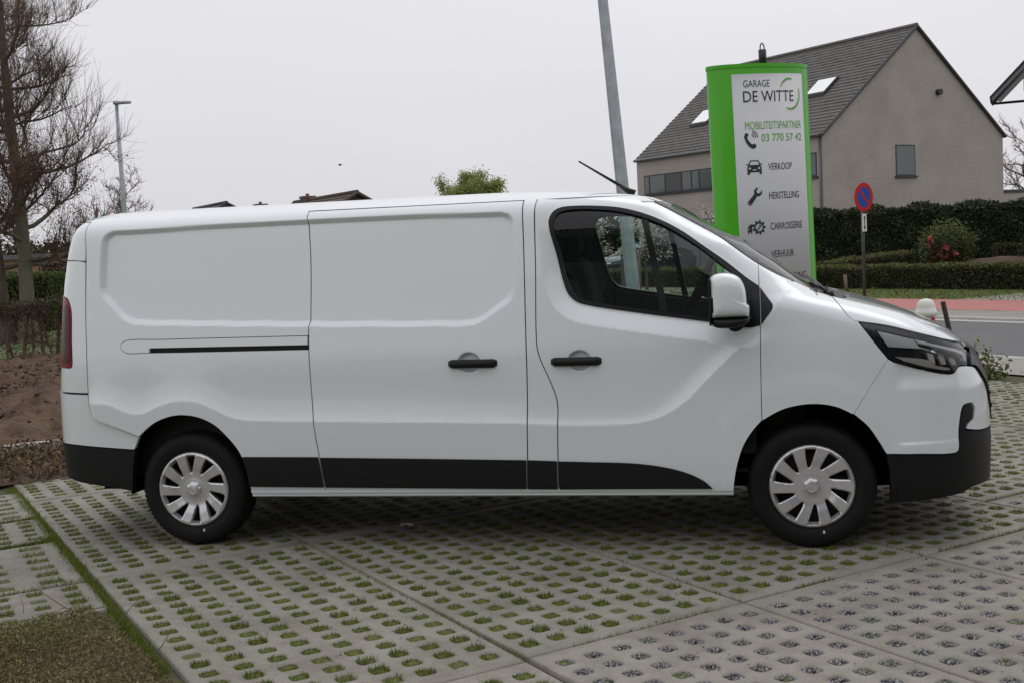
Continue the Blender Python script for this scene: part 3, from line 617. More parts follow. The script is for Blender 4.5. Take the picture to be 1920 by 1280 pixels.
# ---- wheels
def wheel(x, sgn):
    yc = -.93*1 if sgn < 0 else .93
    def yv(d): return yc - sgn*d if False else yc + (d if sgn < 0 else -d)     # d: distance inboard of the outer face
    c = (x, 0, .332)
    # tyre
    prof = [(.212, .030), (.222, .014), (.245, .004), (.275, .0), (.303, .006), (.318, .016), (.327, .030), (.330, .045)]
    gro = [(.331, .062), (.322, .064), (.322, .072), (.332, .074), (.333, .096), (.324, .098), (.324, .107), (.333, .109), (.333, .131), (.324, .133), (.324, .141), (.332, .143), (.331, .160)]
    prof += gro + [(.327, .180), (.318, .196), (.29, .207), (.24, .205), (.212, .19)]
    mb = MB(); mb.lathe([(r, yv(h)) for r, h in prof], 216, axis=1, center=c)
    # shoulder sipes
    A_ = mb.V[0]; npf = len(prof); 
    for k in range(mb.V[0].shape[0]//npf):
        if k % 3 == 0:
            for i_ in (5, 6, 7, 21, 22):
                q = A_[k*npf+i_]; dv = np.array([q[0]-x, q[2]-.332]); dv *= 1-.0045/np.linalg.norm(dv); A_[k*npf+i_] = (x+dv[0], q[1]+(.003 if sgn < 0 else -.003), .332+dv[1])
    mb.lathe([(.262, yv(.0008)), (.264, yv(-.0012)), (.266, yv(.0006))], 96, axis=1, center=c)
    w = mb.build('wheel', M['rubber'], van)
    # flattened contact patch: lower verts rest on the ground
    for v in w.data.vertices:
        if v.co.z < .002: v.co.z = .002
    mb = MB(); mb.lathe([(.214, yv(.028)), (.205, yv(.045)), (.198, yv(.10)), (.05, yv(.075)), (.001, yv(.07))], 64, axis=1, center=c); mb.build('rim', M['steel_dark'], w)
    for k in range(5):
        a = 2*math.pi*k/5; mb2 = MB(); mb2.tube([(x+.11*math.cos(a), yv(.08), .332+.11*math.sin(a)), (x+.11*math.cos(a), yv(.062), .332+.11*math.sin(a))], .011, 8); mb2.build('wheel_bolt', M['steel_dark'], w)
    # wheel cover: ten blades that broaden to the rim, dished towards the hub
    R = .219; holes = []
    for k in range(10):
        a0 = 2*math.pi*(k+.5)/10 + math.radians(6)
        pts = []
        # opening outline in polar coordinates (r, angle), skewed like the blades
        for r_, d_ in ((.096, .02), (.106, -.07), (.125, -.125), (.150, -.160), (.180, -.176), (.2035, -.180), (.2035, .180), (.180, .176), (.150, .158), (.125, .135), (.104, .105)):
            sk = -.10*(r_-.1)/.1 * (1 if k % 2 == 0 else 1)
            d_ = d_*.82; pts.append((r_*math.cos(a0+d_+sk), r_*math.sin(a0+d_+sk)))
        holes.append(spl([p+((1,) if i in (5, 6) else ()) for i, p in enumerate(pts)], .007))
    ring = np.array([(R*math.cos(t), R*math.sin(t)) for t in np.linspace(0, 2*math.pi, 120, endpoint=False)])
    V = [ring]; E = [(i, (i+1) % 120) for i in range(120)]; n = 120
    for h in holes: V.append(h); E += [(n+i, n+(i+1) % len(h)) for i in range(len(h))]; n += len(h)
    G = np.stack(np.meshgrid(np.arange(-R, R, .009), np.arange(-R, R, .009)), -1).reshape(-1, 2); G = G[np.hypot(G[:, 0], G[:, 1]) < R-.005]
    for h in holes: G = G[sdist(G, h) < -.004]
    V.append(G); V = np.vstack(V)
    r = delaunay_2d_cdt([Vector(v) for v in V], E, [], 0, 1e-6); Q = np.array([tuple(v) for v in r[0]]); T = np.array([t for t in r[2]]); cc = Q[T].mean(1)
    keep = np.hypot(cc[:, 0], cc[:, 1]) < R
    for h in holes: keep &= ~inside(cc, h)
    T = T[keep]; rr = np.hypot(Q[:, 0], Q[:, 1])
    dep = np.interp(rr, [0, .05, .07, .10, .14, .19, .203, .212, .219], [.020, .020, .022, .020, .010, .004, .002, .003, .012])
    P = np.stack([x+Q[:, 0], np.array([yv(d) for d in dep]), .332+Q[:, 1]], 1); F = [tuple(t) for t in T]; N_ = len(P)
    ed = {}
    for t in F:
        for i in range(3): ed[(t[i], t[(i+1) % 3])] = 1
    bd = [(a, b) for (a, b) in ed if (b, a) not in ed]; bv = sorted({i for e_ in bd for i in e_}); k1 = {v: N_+i for i, v in enumerate(bv)}
    # fold inwards; at the outer end of each opening the wall slopes in like a bright bevel
    ext = []
    for v in bv:
        q = Q[v]; rv = rr[v]; sc = (.190/rv) if .2 < rv < .207 else 1
        ext.append((x+q[0]*sc, yv(dep[v]+.026), .332+q[1]*sc))
    P = np.vstack([P, ext])
    for a, b in bd: F.append((b, a, k1[a], k1[b]))
    mb = MB(); mb.add(P[:, :], F[:len(T)], True); mb.V = [P]; mb.n = len(P); mb.F = [list(map(int, f)) for f in F]; mb.S = [True]*len(T)+[False]*(len(F)-len(T)); mb.M = [0]*len(F)
    mb.build('wheel_cover', M['silver'], w)
    # centre cap with notches and a ring-and-bar emblem
    mb = MB(); pr = []
    for k in range(64):
        t = 2*math.pi*k/64; pr.append((.043+.0022*math.cos(7*t)))
    V = []; F = []
    for (kk, d) in ((1, .024), (1, .010), (.93, .004), (.6, .001), (.02, .0)):
        for k in range(64): t = 2*math.pi*k/64; V.append((x+pr[k]*kk*math.cos(t), yv(d), .332+pr[k]*kk*math.sin(t)))
    for i in range(4):
        for k in range(64): F.append((i*64+k, i*64+(k+1) % 64, (i+1)*64+(k+1) % 64, (i+1)*64+k))
    mb.add(V, F, True); mb.build('centre_cap', M['silver'], w)
    mb = MB(); mb.lathe([(.0225, yv(.002)), (.0235, yv(-.002)), (.0255, yv(-.002)), (.0265, yv(.002))], 40, axis=1, center=c)
    T_ = Matrix.Translation((x, 0, .332)) @ Matrix.Rotation(math.radians(40 if x > -1 else 40), 4, 'Y')
    ya, yb = sorted((yv(.003), yv(-.0022))); mb.box((-.027, ya, -.0055), (.027, yb, .0055), T=T_); mb.build('emblem', M['silver'], w)
    mb = MB(); a = math.radians(-77); mb.box((x+.245*math.cos(a)-.006, min(yv(.003), yv(-.001)), .332+.245*math.sin(a)-.007), (x+.245*math.cos(a)+.004, max(yv(.003), yv(-.001)), .332+.245*math.sin(a)+.007)); mb.build('balance_mark', M['lampwhite'], w)
for x_ in (0.0, -3.498):
    for s_ in (-1, 1): wheel(x_, s_)
# ---- underbody, arch liners, mudflap, bulkhead
mb = MB(); mb.box((-4.30, -.55, .26), (.80, .55, .40)); mb.box((-3.05, -.89, .285), (-.45, .89, .36)); mb.build('underbody', M['under'], van)
for x_ in (0.0, -3.498):
    for s_ in (-1, 1):
        pr = [(x_+.425*math.cos(t), .345+.425*math.sin(t)) for t in np.linspace(math.radians(-8), math.radians(188), 32)]
        if x_ < -1: pr = [(x_+.40*math.cos(t), .36+.405*math.sin(t)) for t in np.linspace(math.radians(-8), math.radians(188), 32)]
        V = [(p[0], s_*.925, p[1]) for p in pr]+[(p[0], s_*.56, p[1]) for p in pr]; n = len(pr)
        F = [(i, i+1, n+i+1, n+i) for i in range(n-1)]+[tuple(n+i for i in range(n))]
        mb = MB(); mb.add(V, F, True); mb.build('wheel_arch_liner', M['under'], van)
for x_ in (0.0, -3.498):
    mb = MB(); mb.tube([(x_, -.85, .332), (x_, .85, .332)], .06, 12); mb.build('axle', M['steel_dark'], van)
mb = MB(); mb.tube([(-2.4, -.35, .28), (-1.2, -.35, .28)], .06, 12); mb.build('exhaust', M['under'], van)
# ---- cabin
mb = MB(); mb.box((-1.60, -.78, .40), (-1.57, .78, 1.875)); mb.build('bulkhead', M['cabin'], van)
mb = MB(); mb.box((-1.57, -.86, .40), (.25, .86, .50)); mb.build('cabin_floor', M['cabin'], van)
def dash():
    pts = spl([(-.02,.55,1),(-.01,1.26),(-.04,1.295),(-.12,1.325),(-.24,1.315),(-.33,1.25),(-.36,1.12),(-.28,.95),(-.25,.55,1)], .04)
    V = []; n = len(pts)
    for y in (-.78, -.55, -.2, .1, .3, .55, .78):
        bulge = .085*math.exp(-((y-.40)/.22)**2)
        for q in pts: V.append((q[0], y, q[1]+bulge*max(0, (q[1]-1.1)/.25)))
    F = [(i*n+j, i*n+(j+1) % n, (i+1)*n+(j+1) % n, (i+1)*n+j) for i in range(6) for j in range(n)]+[tuple(range(n)), tuple(6*n+j for j in range(n))]
    mb = MB(); mb.add(V, F, True); mb.build('dashboard', M['cabin'], van)
    # steering wheel on the left, its column and the tablet-like screen
    mb = MB(); cx, cy, cz = -.61, .40, 1.345; R = .185; T_ = Matrix.Translation((cx, cy, cz)) @ Matrix.Rotation(math.radians(-62), 4, 'Y')
    ring = [T_ @ Vector((R*math.cos(t), R*math.sin(t), 0)) for t in np.linspace(0, 2*math.pi, 41)]
    mb.tube(ring, .017, 8, cap=False)
    for a in (0, 2.2, -2.2): mb.tube([T_ @ Vector((0, 0, -.03)), T_ @ Vector((R*math.cos(a+math.pi), R*math.sin(a+math.pi), 0))], [.03, .014], 6)
    mb.tube([T_ @ Vector((0, 0, .0)), T_ @ Vector((0, 0, -.25))], [.06, .04], 10); mb.build('steering_wheel', M['cabin'], van)
    mb = MB(); mb.box((-.38, -.13, 1.22), (-.355, .12, 1.38), .008, T=Matrix.Translation((0, 0, 0))); mb.build('centre_screen', M['trim'], van)
dash()
def seat(y0, y1):
    b = MB(); w = (y0+y1)/2; hw = (y1-y0)/2
    def cushion(sec, nm, par):
        pts = spl(sec, .05); n = len(pts); V = []; c = pts.mean(0); ks = [(-1, .80), (-.93, .95), (-.6, 1.0), (0, .97), (.6, 1.0), (.93, .95), (1, .80)]
        for t, k in ks:
            for q in pts: V.append((c[0]+(q[0]-c[0])*k, w+hw*t, c[1]+(q[1]-c[1])*k))
        F = [(i*n+j, i*n+(j+1) % n, (i+1)*n+(j+1) % n, (i+1)*n+j) for i in range(len(ks)-1) for j in range(n)]+[tuple(range(n)), tuple((len(ks)-1)*n+j for j in range(n))]
        m_ = MB(); m_.add(V, F, True); return m_.build(nm, M['fabric'], par)
    base = cushion([(-1.33,.80),(-1.33,.93),(-1.2,.955),(-.92,.985),(-.84,.95),(-.84,.85),(-.95,.80)], 'seat', van)
    cushion([(-1.30,.88),(-1.17,.92),(-1.24,1.2),(-1.31,1.47),(-1.36,1.55),(-1.43,1.54),(-1.46,1.42),(-1.40,1.1)], 'backrest', base)
    hw2 = hw; hw = .14
    cushion([(-1.37,1.58),(-1.37,1.70),(-1.41,1.76),(-1.46,1.75),(-1.48,1.68),(-1.46,1.58)], 'headrest', base)
    m_ = MB(); m_.box((-1.30, y0+.05, .5), (-.9, y1-.05, .80)); m_.build('seat_frame', M['steel_dark'], base)
seat(.16, .68); seat(-.68, -.16)
# inner door trims and headliner so that the cabin is enclosed
for s_ in (-1, 1):
    mb = MB(); mb.prism([(-1.40, .42), (-.28, .42), (-.26, 1.17), (-.86, 1.25), (-1.15, 1.30), (-1.22, 1.33), (-1.40, 1.34)], s_*.86 if s_ < 0 else .83, -.83 if s_ < 0 else .86, axis=1)
    mb.box((-1.15, -.84 if s_ < 0 else .78, 1.02), (-.45, -.78 if s_ < 0 else .84, 1.09), .02); mb.build('door_trim', M['cabin'], van)
    mb = MB(); mb.prism([(-1.57, .42), (-1.40, .42), (-1.40, 1.33), (-1.36, 1.80), (-1.30, 1.86), (-1.57, 1.87)], -.77 if s_ < 0 else .74, -.74 if s_ < 0 else .77, axis=1); mb.build('pillar_trim', M['cabin'], van)
mb = MB(); mb.box((-1.57, -.66, 1.872), (-.92, .66, 1.885)); mb.build('headliner', M['headliner'], van)
M['innerframe'] = mat('inner_frame', (.30, .34, .33), .6)
for s_ in (-1, 1):
    mb = MB(); mb.prism([(-1.385, 1.74), (-1.345, 1.74), (-1.262, 1.325), (-1.315, 1.325)], s_*.795, s_*.80, axis=1); mb.build('inner_frame', M['innerframe'], van)
# cargo side lining keeps daylight out of the load bay
for s_ in (-1, 1):
    mb = MB(); mb.prism([(-4.05, .42), (-1.6, .42), (-1.6, 1.86), (-4.05, 1.86)], .80*s_, .81*s_, axis=1); mb.build('cargo_lining', M['cabin'], van)
mb = MB(); mb.box((-4.3, -.86, .40), (-1.6, .86, .43)); mb.build('cargo_floor', M['under'], van)
# ------------------------------------------------------------------ site frame: u along the street's cross direction, v along the street (towards the viewer's right is +u)
TH = math.radians(43.2); CT, ST = math.cos(TH), math.sin(TH)
def S(a, b, z=0.0): return np.array([a*CT+b*ST, a*ST-b*CT, z])          # a: across the street, b: along it
def SA(A, B, Z): return np.stack([A*CT+B*ST, A*ST-B*CT, Z], -1)
def fast(name, V, F, mats, smooth=False, mi=None):
    """numpy mesh: F (n,3) or (n,4)"""
    V = np.asarray(V, np.float32); F = np.asarray(F, np.int32); k = F.shape[1]
    me = bpy.data.meshes.new(name); me.vertices.add(len(V)); me.vertices.foreach_set('co', V.ravel())
    me.loops.add(F.size); me.loops.foreach_set('vertex_index', F.ravel()); me.polygons.add(len(F))
    me.polygons.foreach_set('loop_start', np.arange(0, F.size, k, dtype=np.int32))
    if smooth: me.polygons.foreach_set('use_smooth', np.ones(len(F), bool))
    for m in (mats if isinstance(mats, (list, tuple)) else [mats]): me.materials.append(m)
    if mi is not None: me.polygons.foreach_set('material_index', np.asarray(mi, np.int32))
    me.update(calc_edges=True); me.validate(); return me
def leaves(P, size, asp=.55, flat=0.0, up=None):
    """one rhombic leaf per point, random attitude; size scalar or array -> V, F (quads)"""
    n = len(P); size = np.broadcast_to(size, (n,))[:, None]*(1+.35*(rng.random((n, 1))-.5)*2)
    d = rng.normal(size=(n, 3)); d /= np.linalg.norm(d, axis=1)[:, None]
    if up is not None: d = d*(1-up)+np.array([0, 0, 1.])*up; d /= np.linalg.norm(d, axis=1)[:, None]
    w = np.cross(d, rng.normal(size=(n, 3))); w /= np.linalg.norm(w, axis=1)[:, None]+1e-9
    m = P+d*size*.5
    V = np.stack([P, m+w*size*asp*.5, P+d*size, m-w*size*asp*.5], 1).reshape(-1, 3)
    return V, np.arange(4*n).reshape(n, 4)
def blades(P, h, w, lean=.45):
    """grass: one bent triangle strip reduced to a triangle"""
    n = len(P); h = np.broadcast_to(h, (n,))*(.55+.9*rng.random(n)); a = rng.random(n)*2*np.pi; t = rng.random(n)*2*np.pi
    b = np.stack([np.cos(a), np.sin(a), np.zeros(n)], 1)*w*.5
    tip = P+np.stack([np.cos(t)*h*lean*rng.random(n), np.sin(t)*h*lean*rng.random(n), h], 1)
    return np.stack([P-b, P+b, tip], 1).reshape(-1, 3), np.arange(3*n).reshape(n, 3)
def strip(name, a0, a1, b0, b1, z, m, label=None, kind='structure', parent=None, na=1, nb=1):
    A, B = np.meshgrid(np.linspace(a0, a1, na+1), np.linspace(b0, b1, nb+1), indexing='ij'); V = SA(A, B, np.full(A.shape, z)).reshape(-1, 3)
    F = [(i*(nb+1)+j, i*(nb+1)+j+1, (i+1)*(nb+1)+j+1, (i+1)*(nb+1)+j) for i in range(na) for j in range(nb)]
    o = obj(name, mesh_from(V, F, m), parent)
    if parent is None: tag(o, label, None, None, kind)
    return o
# ---- materials
def conc(name, c):
    """aged concrete: cement tone, broad damp stains, fine aggregate speckle"""
    m, t, b, N, K = _new(name); tc = N.new('ShaderNodeTexCoord'); g = N.new('ShaderNodeNewGeometry')
    def nz(sc, det, src): n_ = N.new('ShaderNodeTexNoise'); n_.inputs['Scale'].default_value = sc; n_.inputs['Detail'].default_value = det; n_.inputs['Roughness'].default_value = .65; K(src, n_.inputs['Vector']); return n_.outputs['Fac']
    def ramp(f, p0, c0, p1, c1): r = N.new('ShaderNodeValToRGB'); r.color_ramp.elements[0].position = p0; r.color_ramp.elements[1].position = p1; r.color_ramp.elements[0].color = (*c0, 1); r.color_ramp.elements[1].color = (*c1, 1); K(f, r.inputs[0]); return r.outputs[0]
    def mul(a, b_, f=1.0): x = N.new('ShaderNodeMixRGB'); x.blend_type = 'MULTIPLY'; x.inputs[0].default_value = f; K(a, x.inputs[1]); K(b_, x.inputs[2]); return x.outputs[0]
    base = ramp(nz(1.3, 6, g.outputs['Position']), .32, tuple(v*.86 for v in c), .68, tuple(v*1.14 for v in c))
    st = ramp(nz(3.7, 9, g.outputs['Position']), .38, (.78, .77, .73), .56, (1, 1, 1)); sp_ = ramp(nz(160, 3, g.outputs['Position']), .30, (.72, .72, .72), .62, (1.12, 1.12, 1.10))
    oi = N.new('ShaderNodeObjectInfo'); ob = ramp(oi.outputs['Random'], 0, (.93, .93, .92), 1, (1.06, 1.05, 1.04))
    K(mul(mul(mul(base, st), sp_), ob), b.inputs['Base Color']); b.inputs['Roughness'].default_value = .9
    bp = N.new('ShaderNodeBump'); bp.inputs['Strength'].default_value = .25; bp.inputs['Distance'].default_value = .004; K(nz(120, 5, g.outputs['Position']), bp.inputs['Height']); K(bp.outputs[0], b.inputs['Normal'])
    return m
M['concrete'] = conc('grid_concrete', (.272, .256, .226))
M['bed'] = mat('paver_bed', (.06, .055, .03), .95, col2=(.075, .085, .03), vscale=9, bump=.4, bscale=60)
M['turf'] = mat('turf', (.075, .10, .03), .95, col2=(.11, .13, .045), vscale=1.2, bump=.5, bscale=25, bdist=.03)
M['lawn'] = mat('lawn', (.055, .085, .02), .95, col2=(.085, .115, .032), vscale=.8, bump=.5, bscale=30, bdist=.03)
M['soil'] = mat('ploughed_soil', (.058, .037, .022), .97, col2=(.13, .083, .050), vscale=3.5, bump=.8, bscale=22, bdist=.04, detail=9)
M['kerbstone'] = mat('kerb_concrete', (.42, .41, .38), .85, var=.12, vscale=6, bump=.1, bscale=60, bdist=.004)
M['asphalt'] = mat('asphalt', (.122, .121, .120), .88, var=.10, vscale=.7, bump=.35, bscale=220, bdist=.004, detail=9)
M['redpath'] = mat('red_asphalt', (.42, .17, .15), .9, var=.10, vscale=1.1, bump=.25, bscale=160, bdist=.004, detail=9)
M['paver'] = mat('grey_pavers', (.27, .255, .23), .9, var=.14, vscale=2.5, bump=.2, bscale=50, bdist=.005, obj_rand=.10)
M['moss'] = leaf_mat('moss', (.060, .080, .012), (.105, .125, .022), 0)
M['grassblade'] = leaf_mat('grass_blade', (.095, .145, .014), (.21, .25, .05), .25)
M['drygrass'] = leaf_mat('dry_grass', (.10, .09, .035), (.20, .17, .08), .2)
M['gravelm'] = leaf_mat('gravel_stone', (.10, .10, .10), (.36, .36, .37), 0, .8)
M['deadleaf'] = leaf_mat('dead_leaf', (.055, .032, .016), (.17, .105, .055), .15)
# ---- ground sheets
o = fast('terrain', SA(np.array([-400, 400, 400, -400.]), np.array([-500, -500, 200, 200.]), np.full(4, -.14)), [[0, 1, 2, 3]], M['turf']); tag(obj('terrain', o), kind='structure')
strip('paver_bed', -6.0, 6.28, -4.9, 4.2, -.024, M['bed'])
# ---- grid slabs with real cells
def slab_mesh(name, w, l, nx, ny, px, py, hx, hy, m, r=.02, depth=.05):
    x0 = (w-(nx-1)*px)/2; y0 = (l-(ny-1)*py)/2; V = []; F = []
    ang = []; k = 3
    for c, (sx, sy) in enumerate(((1, 1), (-1, 1), (-1, -1), (1, -1))):
        for j in range(k): ang.append((sx, sy, c*math.pi/2+j*math.pi/2/(k-1)))
    def ring(cx, cy, gx, gy, rr): return [(cx+s_*(gx-rr)+rr*math.cos(a), cy+t*(gy-rr)+rr*math.sin(a)) for s_, t, a in ang]
    def outer(cx, cy, qx, qy): # 12 points round the cell matching the ring
        return [(cx+qx, cy+.4*qy), (cx+qx, cy+qy), (cx+.4*qx, cy+qy), (cx-.4*qx, cy+qy), (cx-qx, cy+qy), (cx-qx, cy+.4*qy), (cx-qx, cy-.4*qy), (cx-qx, cy-qy), (cx-.4*qx, cy-qy), (cx+.4*qx, cy-qy), (cx+qx, cy-qy), (cx+qx, cy-.4*qy)]
    cent = []
    for i in range(nx):
        for j in range(ny):
            cx, cy = x0+i*px, y0+j*py; cent.append((cx, cy)); b = len(V)
            V += [(x, y, 0) for x, y in outer(cx, cy, px/2, py/2)]+[(x, y, 0) for x, y in ring(cx, cy, hx+.004, hy+.004, r)]+[(x, y, -.006) for x, y in ring(cx, cy, hx, hy, r*.9)]+[(x, y, -depth) for x, y in ring(cx, cy, hx-.004, hy-.004, r*.8)]
            for q in range(12):
                q2 = (q+1) % 12
                for L_ in range(3): F.append((b+L_*12+q, b+L_*12+q2, b+(L_+1)*12+q2, b+(L_+1)*12+q))
    xa, xb, ya, yb = x0-px/2, x0+(nx-.5)*px, y0-py/2, y0+(ny-.5)*py; e = .006
    b = len(V); V += [(xa, ya, 0), (xb, ya, 0), (xb, yb, 0), (xa, yb, 0), (e, e, 0), (w-e, e, 0), (w-e, l-e, 0), (e, l-e, 0), (0, 0, -e), (w, 0, -e), (w, l, -e), (0, l, -e), (0, 0, -.09), (w, 0, -.09), (w, l, -.09), (0, l, -.09)]
    for L_ in range(3):
        for q in range(4): F.append((b+4*L_+q, b+4*L_+(q+1) % 4, b+4*L_+4+(q+1) % 4, b+4*L_+4+q))
    me = fast(name, V, F, m)
    bm = bmesh.new(); bm.from_mesh(me); bmesh.ops.recalc_face_normals(bm, faces=bm.faces)
    if sum(f.normal.z for f in bm.faces) < 0: bmesh.ops.reverse_faces(bm, faces=bm.faces)
    bm.to_mesh(me); bm.free(); me.update(); return me, np.array(cent)
def cell_plants(name, cent, hx, hy, dens, h, bare=.03):
    P = []; MP = []; DP = []
    VV = []; FF = []; MI = []; n = 0
    for cx, cy in cent:
        k = rng.random()
        if k < bare: continue
        nb = int(dens*(.6+.7*rng.random())); hh = h*(.55+.75*rng.random())
        q = (rng.random((nb, 2))*2-1); q = q*(1-.12*np.abs(q[:, ::-1])); P_ = np.c_[cx+q[:, 0]*hx*1.06, cy+q[:, 1]*hy*1.06, np.full(nb, -.007)]
        V, F = blades(P_, hh, .0050, .9); VV.append(V); FF.append(F+n); MI += [1 if rng.random() < .12 else 0 for _ in range(nb)]; n += len(V)
    V, F = np.vstack(VV), np.vstack(FF)
    return fast(name, V, F, [M['grassblade'], M['drygrass']], mi=MI)
def cell_moss(name, cent, hx, hy, top):
    V = []; F = []
    for cx, cy in cent:
        b = len(V); t = top*(.6+.6*rng.random()); V.append((cx+rng.normal()*.004, cy+rng.normal()*.004, t))
        for q in range(10):
            a = 2*math.pi*q/10; r_ = 1/max(abs(math.cos(a)), abs(math.sin(a)))*.96; V.append((cx+hx*min(r_, 1.2)*math.cos(a), cy+hy*min(r_, 1.2)*math.sin(a), -.008+rng.random()*.003))
        F += [(b, b+1+q, b+1+(q+1) % 10) for q in range(10)]
    return fast(name, V, F, M['moss'])
def cell_gravel(name, cent, hx, hy, per=46):
    n = len(cent)*per; c = np.repeat(cent, per, 0)+(rng.random((n, 2))*2-1)*[hx*.93, hy*.93]; z = -.012+rng.random(n)*.010
    s_ = (.0035+.0045*rng.random((n, 1, 1))); J = np.array([[1, 0, 0], [-1, 0, 0], [0, 1, 0], [0, -1, 0], [0, 0, 1], [0, 0, -1]])[None]*s_*(.65+.7*rng.random((n, 6, 1)))
    V = (np.c_[c, z][:, None]+J).reshape(-1, 3); f = np.array([(0, 2, 4), (2, 1, 4), (1, 3, 4), (3, 0, 4), (2, 0, 5), (1, 2, 5), (3, 1, 5), (0, 3, 5)])
    return fast(name, V, (f[None]+6*np.arange(n)[:, None, None]).reshape(-1, 3), M['gravelm'])
PX, PY, HX, HY = .1448, .1305, .0375, .0345
SLW, SLL = 1.196, 2.478
me_full, cent_full = slab_mesh('grid_slab', SLW, SLL, 8, 18, PX, PY, HX, HY, M['concrete'])
me_short, cent_short = slab_mesh('grid_slab_short', SLW, .90, 8, 6, PX, PY, HX, HY, M['concrete'])
G_full = [cell_plants('cell_grass', cent_full, HX, HY, 105, .0185) for _ in range(3)]; G_short = cell_plants('cell_grass', cent_short, HX, HY, 105, .0185)
Mo_full = cell_moss('cell_moss', cent_full, HX, HY, .006); Mo_short = cell_moss('cell_moss', cent_short, HX, HY, .006)
gr_full = [cell_gravel('cell_gravel', cent_full, HX, HY) for _ in range(2)]
sel = [cent_full[rng.random(len(cent_full)) < .28] for _ in range(2)]
grm = [cell_moss('cell_moss', s_, HX*.8, HY*.8, -.006) for s_ in sel]; grg = [cell_plants('cell_grass', s_, HX*.75, HY*.75, 12, .016) for s_ in sel]
yard = tag(obj('paved_yard', fast('paved_yard', SA(np.array([-3.9, 6.25, 6.25, -3.9]), np.array([-4.85, -4.85, 4.1, 4.1]), np.full(4, -.10)), [[0, 1, 2, 3]], M['bed'])), kind='structure')
def put(name, me, parent, loc, rz, sx=1, kind=None):
    o = bpy.data.objects.new(name, me); o.location = loc; o.rotation_euler = (0, 0, rz); o.scale = (sx, 1, 1); link(o, parent)
    if kind: o['kind'] = kind
    return o
STRIPS = [(-3.285, -.022, 1.19, 0), (-2.095, -.006, 1.145, 0), (-.916, 0, 1.205, 0), (.294, 0, 1.205, 0), (1.50, 0, 1.2, -.55), (2.70, 0, 1.2, .4), (3.90, 0, 1.2, -.9), (5.10, 0, 1.2, .2)]
for si, (c0, sl, w, offb) in enumerate(STRIPS):
    ends = [1.11+offb+2.49*k for k in range(-3, 2)]
    for bi, b_end in enumerate(ends):                     # slab covers b in [b_end, b_end+2.49], local y runs towards -b
        b_hi = b_end+2.49-.006; mid = b_end+1.245
        if b_end < -7.2: continue
        short = b_end < -4.9
        c = c0+sl*mid
        if b_end+2.49 < -4.8: continue
        # visible range only
        rz = TH-sl*1.0
        if b_end < -4.0 and si < 4:                       # the yard ends here: short slab
            me, cg, cm, ll = me_short, G_short, Mo_short, .90; b_hi = b_end+2.49-.006
        else: me, cg, cm, ll = me_full, G_full[(si+bi) % 3], Mo_full, SLL
        p = S(c-w/2*.997, b_hi, 0.0)
        # keep the cells square to the joints
        gravel = (si >= 1 and b_end > 1.0+min(offb, 0)) and si < 6
        dz = rng.normal()*.0012
        o = put('grid_slab', me, yard, (p[0], p[1], dz), TH+sl, w/1.205)
        if gravel:
            k = (si+bi) % 2
            put('cell_gravel', gr_full[k], o, (p[0], p[1], dz), TH+sl, w/1.205, 'stuff'); put('cell_moss', grm[k], o, (p[0], p[1], dz), TH+sl, w/1.205, 'stuff'); put('cell_grass', grg[k], o, (p[0], p[1], dz), TH+sl, w/1.205, 'stuff')
        else:
            put('cell_moss', cm, o, (p[0], p[1], dz), TH+sl, w/1.205, 'stuff'); put('cell_grass', cg, o, (p[0], p[1], dz), TH+sl, w/1.205, 'stuff')
# ---- old slotted slabs at the left edge
for (b0, b1, nx, ny, hx, hy, aend) in ((-4.37, -3.34, 4, 6, .055, .036, -3.80), (-3.28, -2.57, 6, 5, .037, .030, -3.83), (-2.485, -1.42, 4, 6, .058, .040, -3.875), (-1.385, -.80, 6, 4, .037, .034, -3.89)):
    w = 1.05; l = b1-b0; me, cent = slab_mesh('slotted_slab', w, l, nx, ny, w/(nx+.25), l/(ny+.15), hx, hy, M['concrete'], r=.012)
    p = S(aend-w, b1, 0); o = put('slotted_slab', me, yard, (p[0], p[1], -.004), TH-.03)
    put('cell_moss', cell_moss('cell_moss', cent, hx, hy, .005), o, (p[0], p[1], -.004), TH-.03, 1, 'stuff'); put('cell_grass', cell_plants('cell_grass', cent, hx, hy, 60, .026), o, (p[0], p[1], -.004), TH-.03, 1, 'stuff')
# ---- grass growing in joints
def joint_grass():
    P = []
    def run(a0, b0, a1, b1, n, wd): t = rng.random(n); P.append(SA(a0+(a1-a0)*t+rng.normal(size=n)*wd, b0+(b1-b0)*t+rng.normal(size=n)*wd, np.full(n, -.022)))
    run(-3.78, -4.6, -3.86, -1.5, 5200, .022); run(-3.86, -1.5, -3.91, .3, 2800, .014); run(-3.84, -2.6, -3.88, -2.5, 500, .03)
    run(-3.83, -3.31, -4.7, -3.31, 700, .006); run(-3.86, -2.53, -4.8, -2.53, 900, .008); run(-3.88, -1.40, -4.8, -1.40, 700, .006)
    run(-2.66, -2.6, -2.69, 1.1, 1800, .0035); run(-1.52, -.6, -1.52, 1.1, 500, .003); run(-.312, .2, -.312, 1.1, 500, .0035)
    run(-2.45, 1.11, -1.65, 1.11, 380, .005); run(-1.2, 1.11, -.95, 1.11, 260, .005); run(-.2, 1.11, .9, 1.11, 900, .006); run(.9, .56, 2.1, .56, 900, .006); run(.9, -2, .9, .56, 300, .004)
    P = np.vstack(P); V, F = blades(P, .030, .006, .7); o = obj('joint_grass', fast('joint_grass', V, F, M['grassblade'])); tag(o, 'thin green grass growing in the joints between the slabs', 'grass', kind='stuff')
joint_grass()
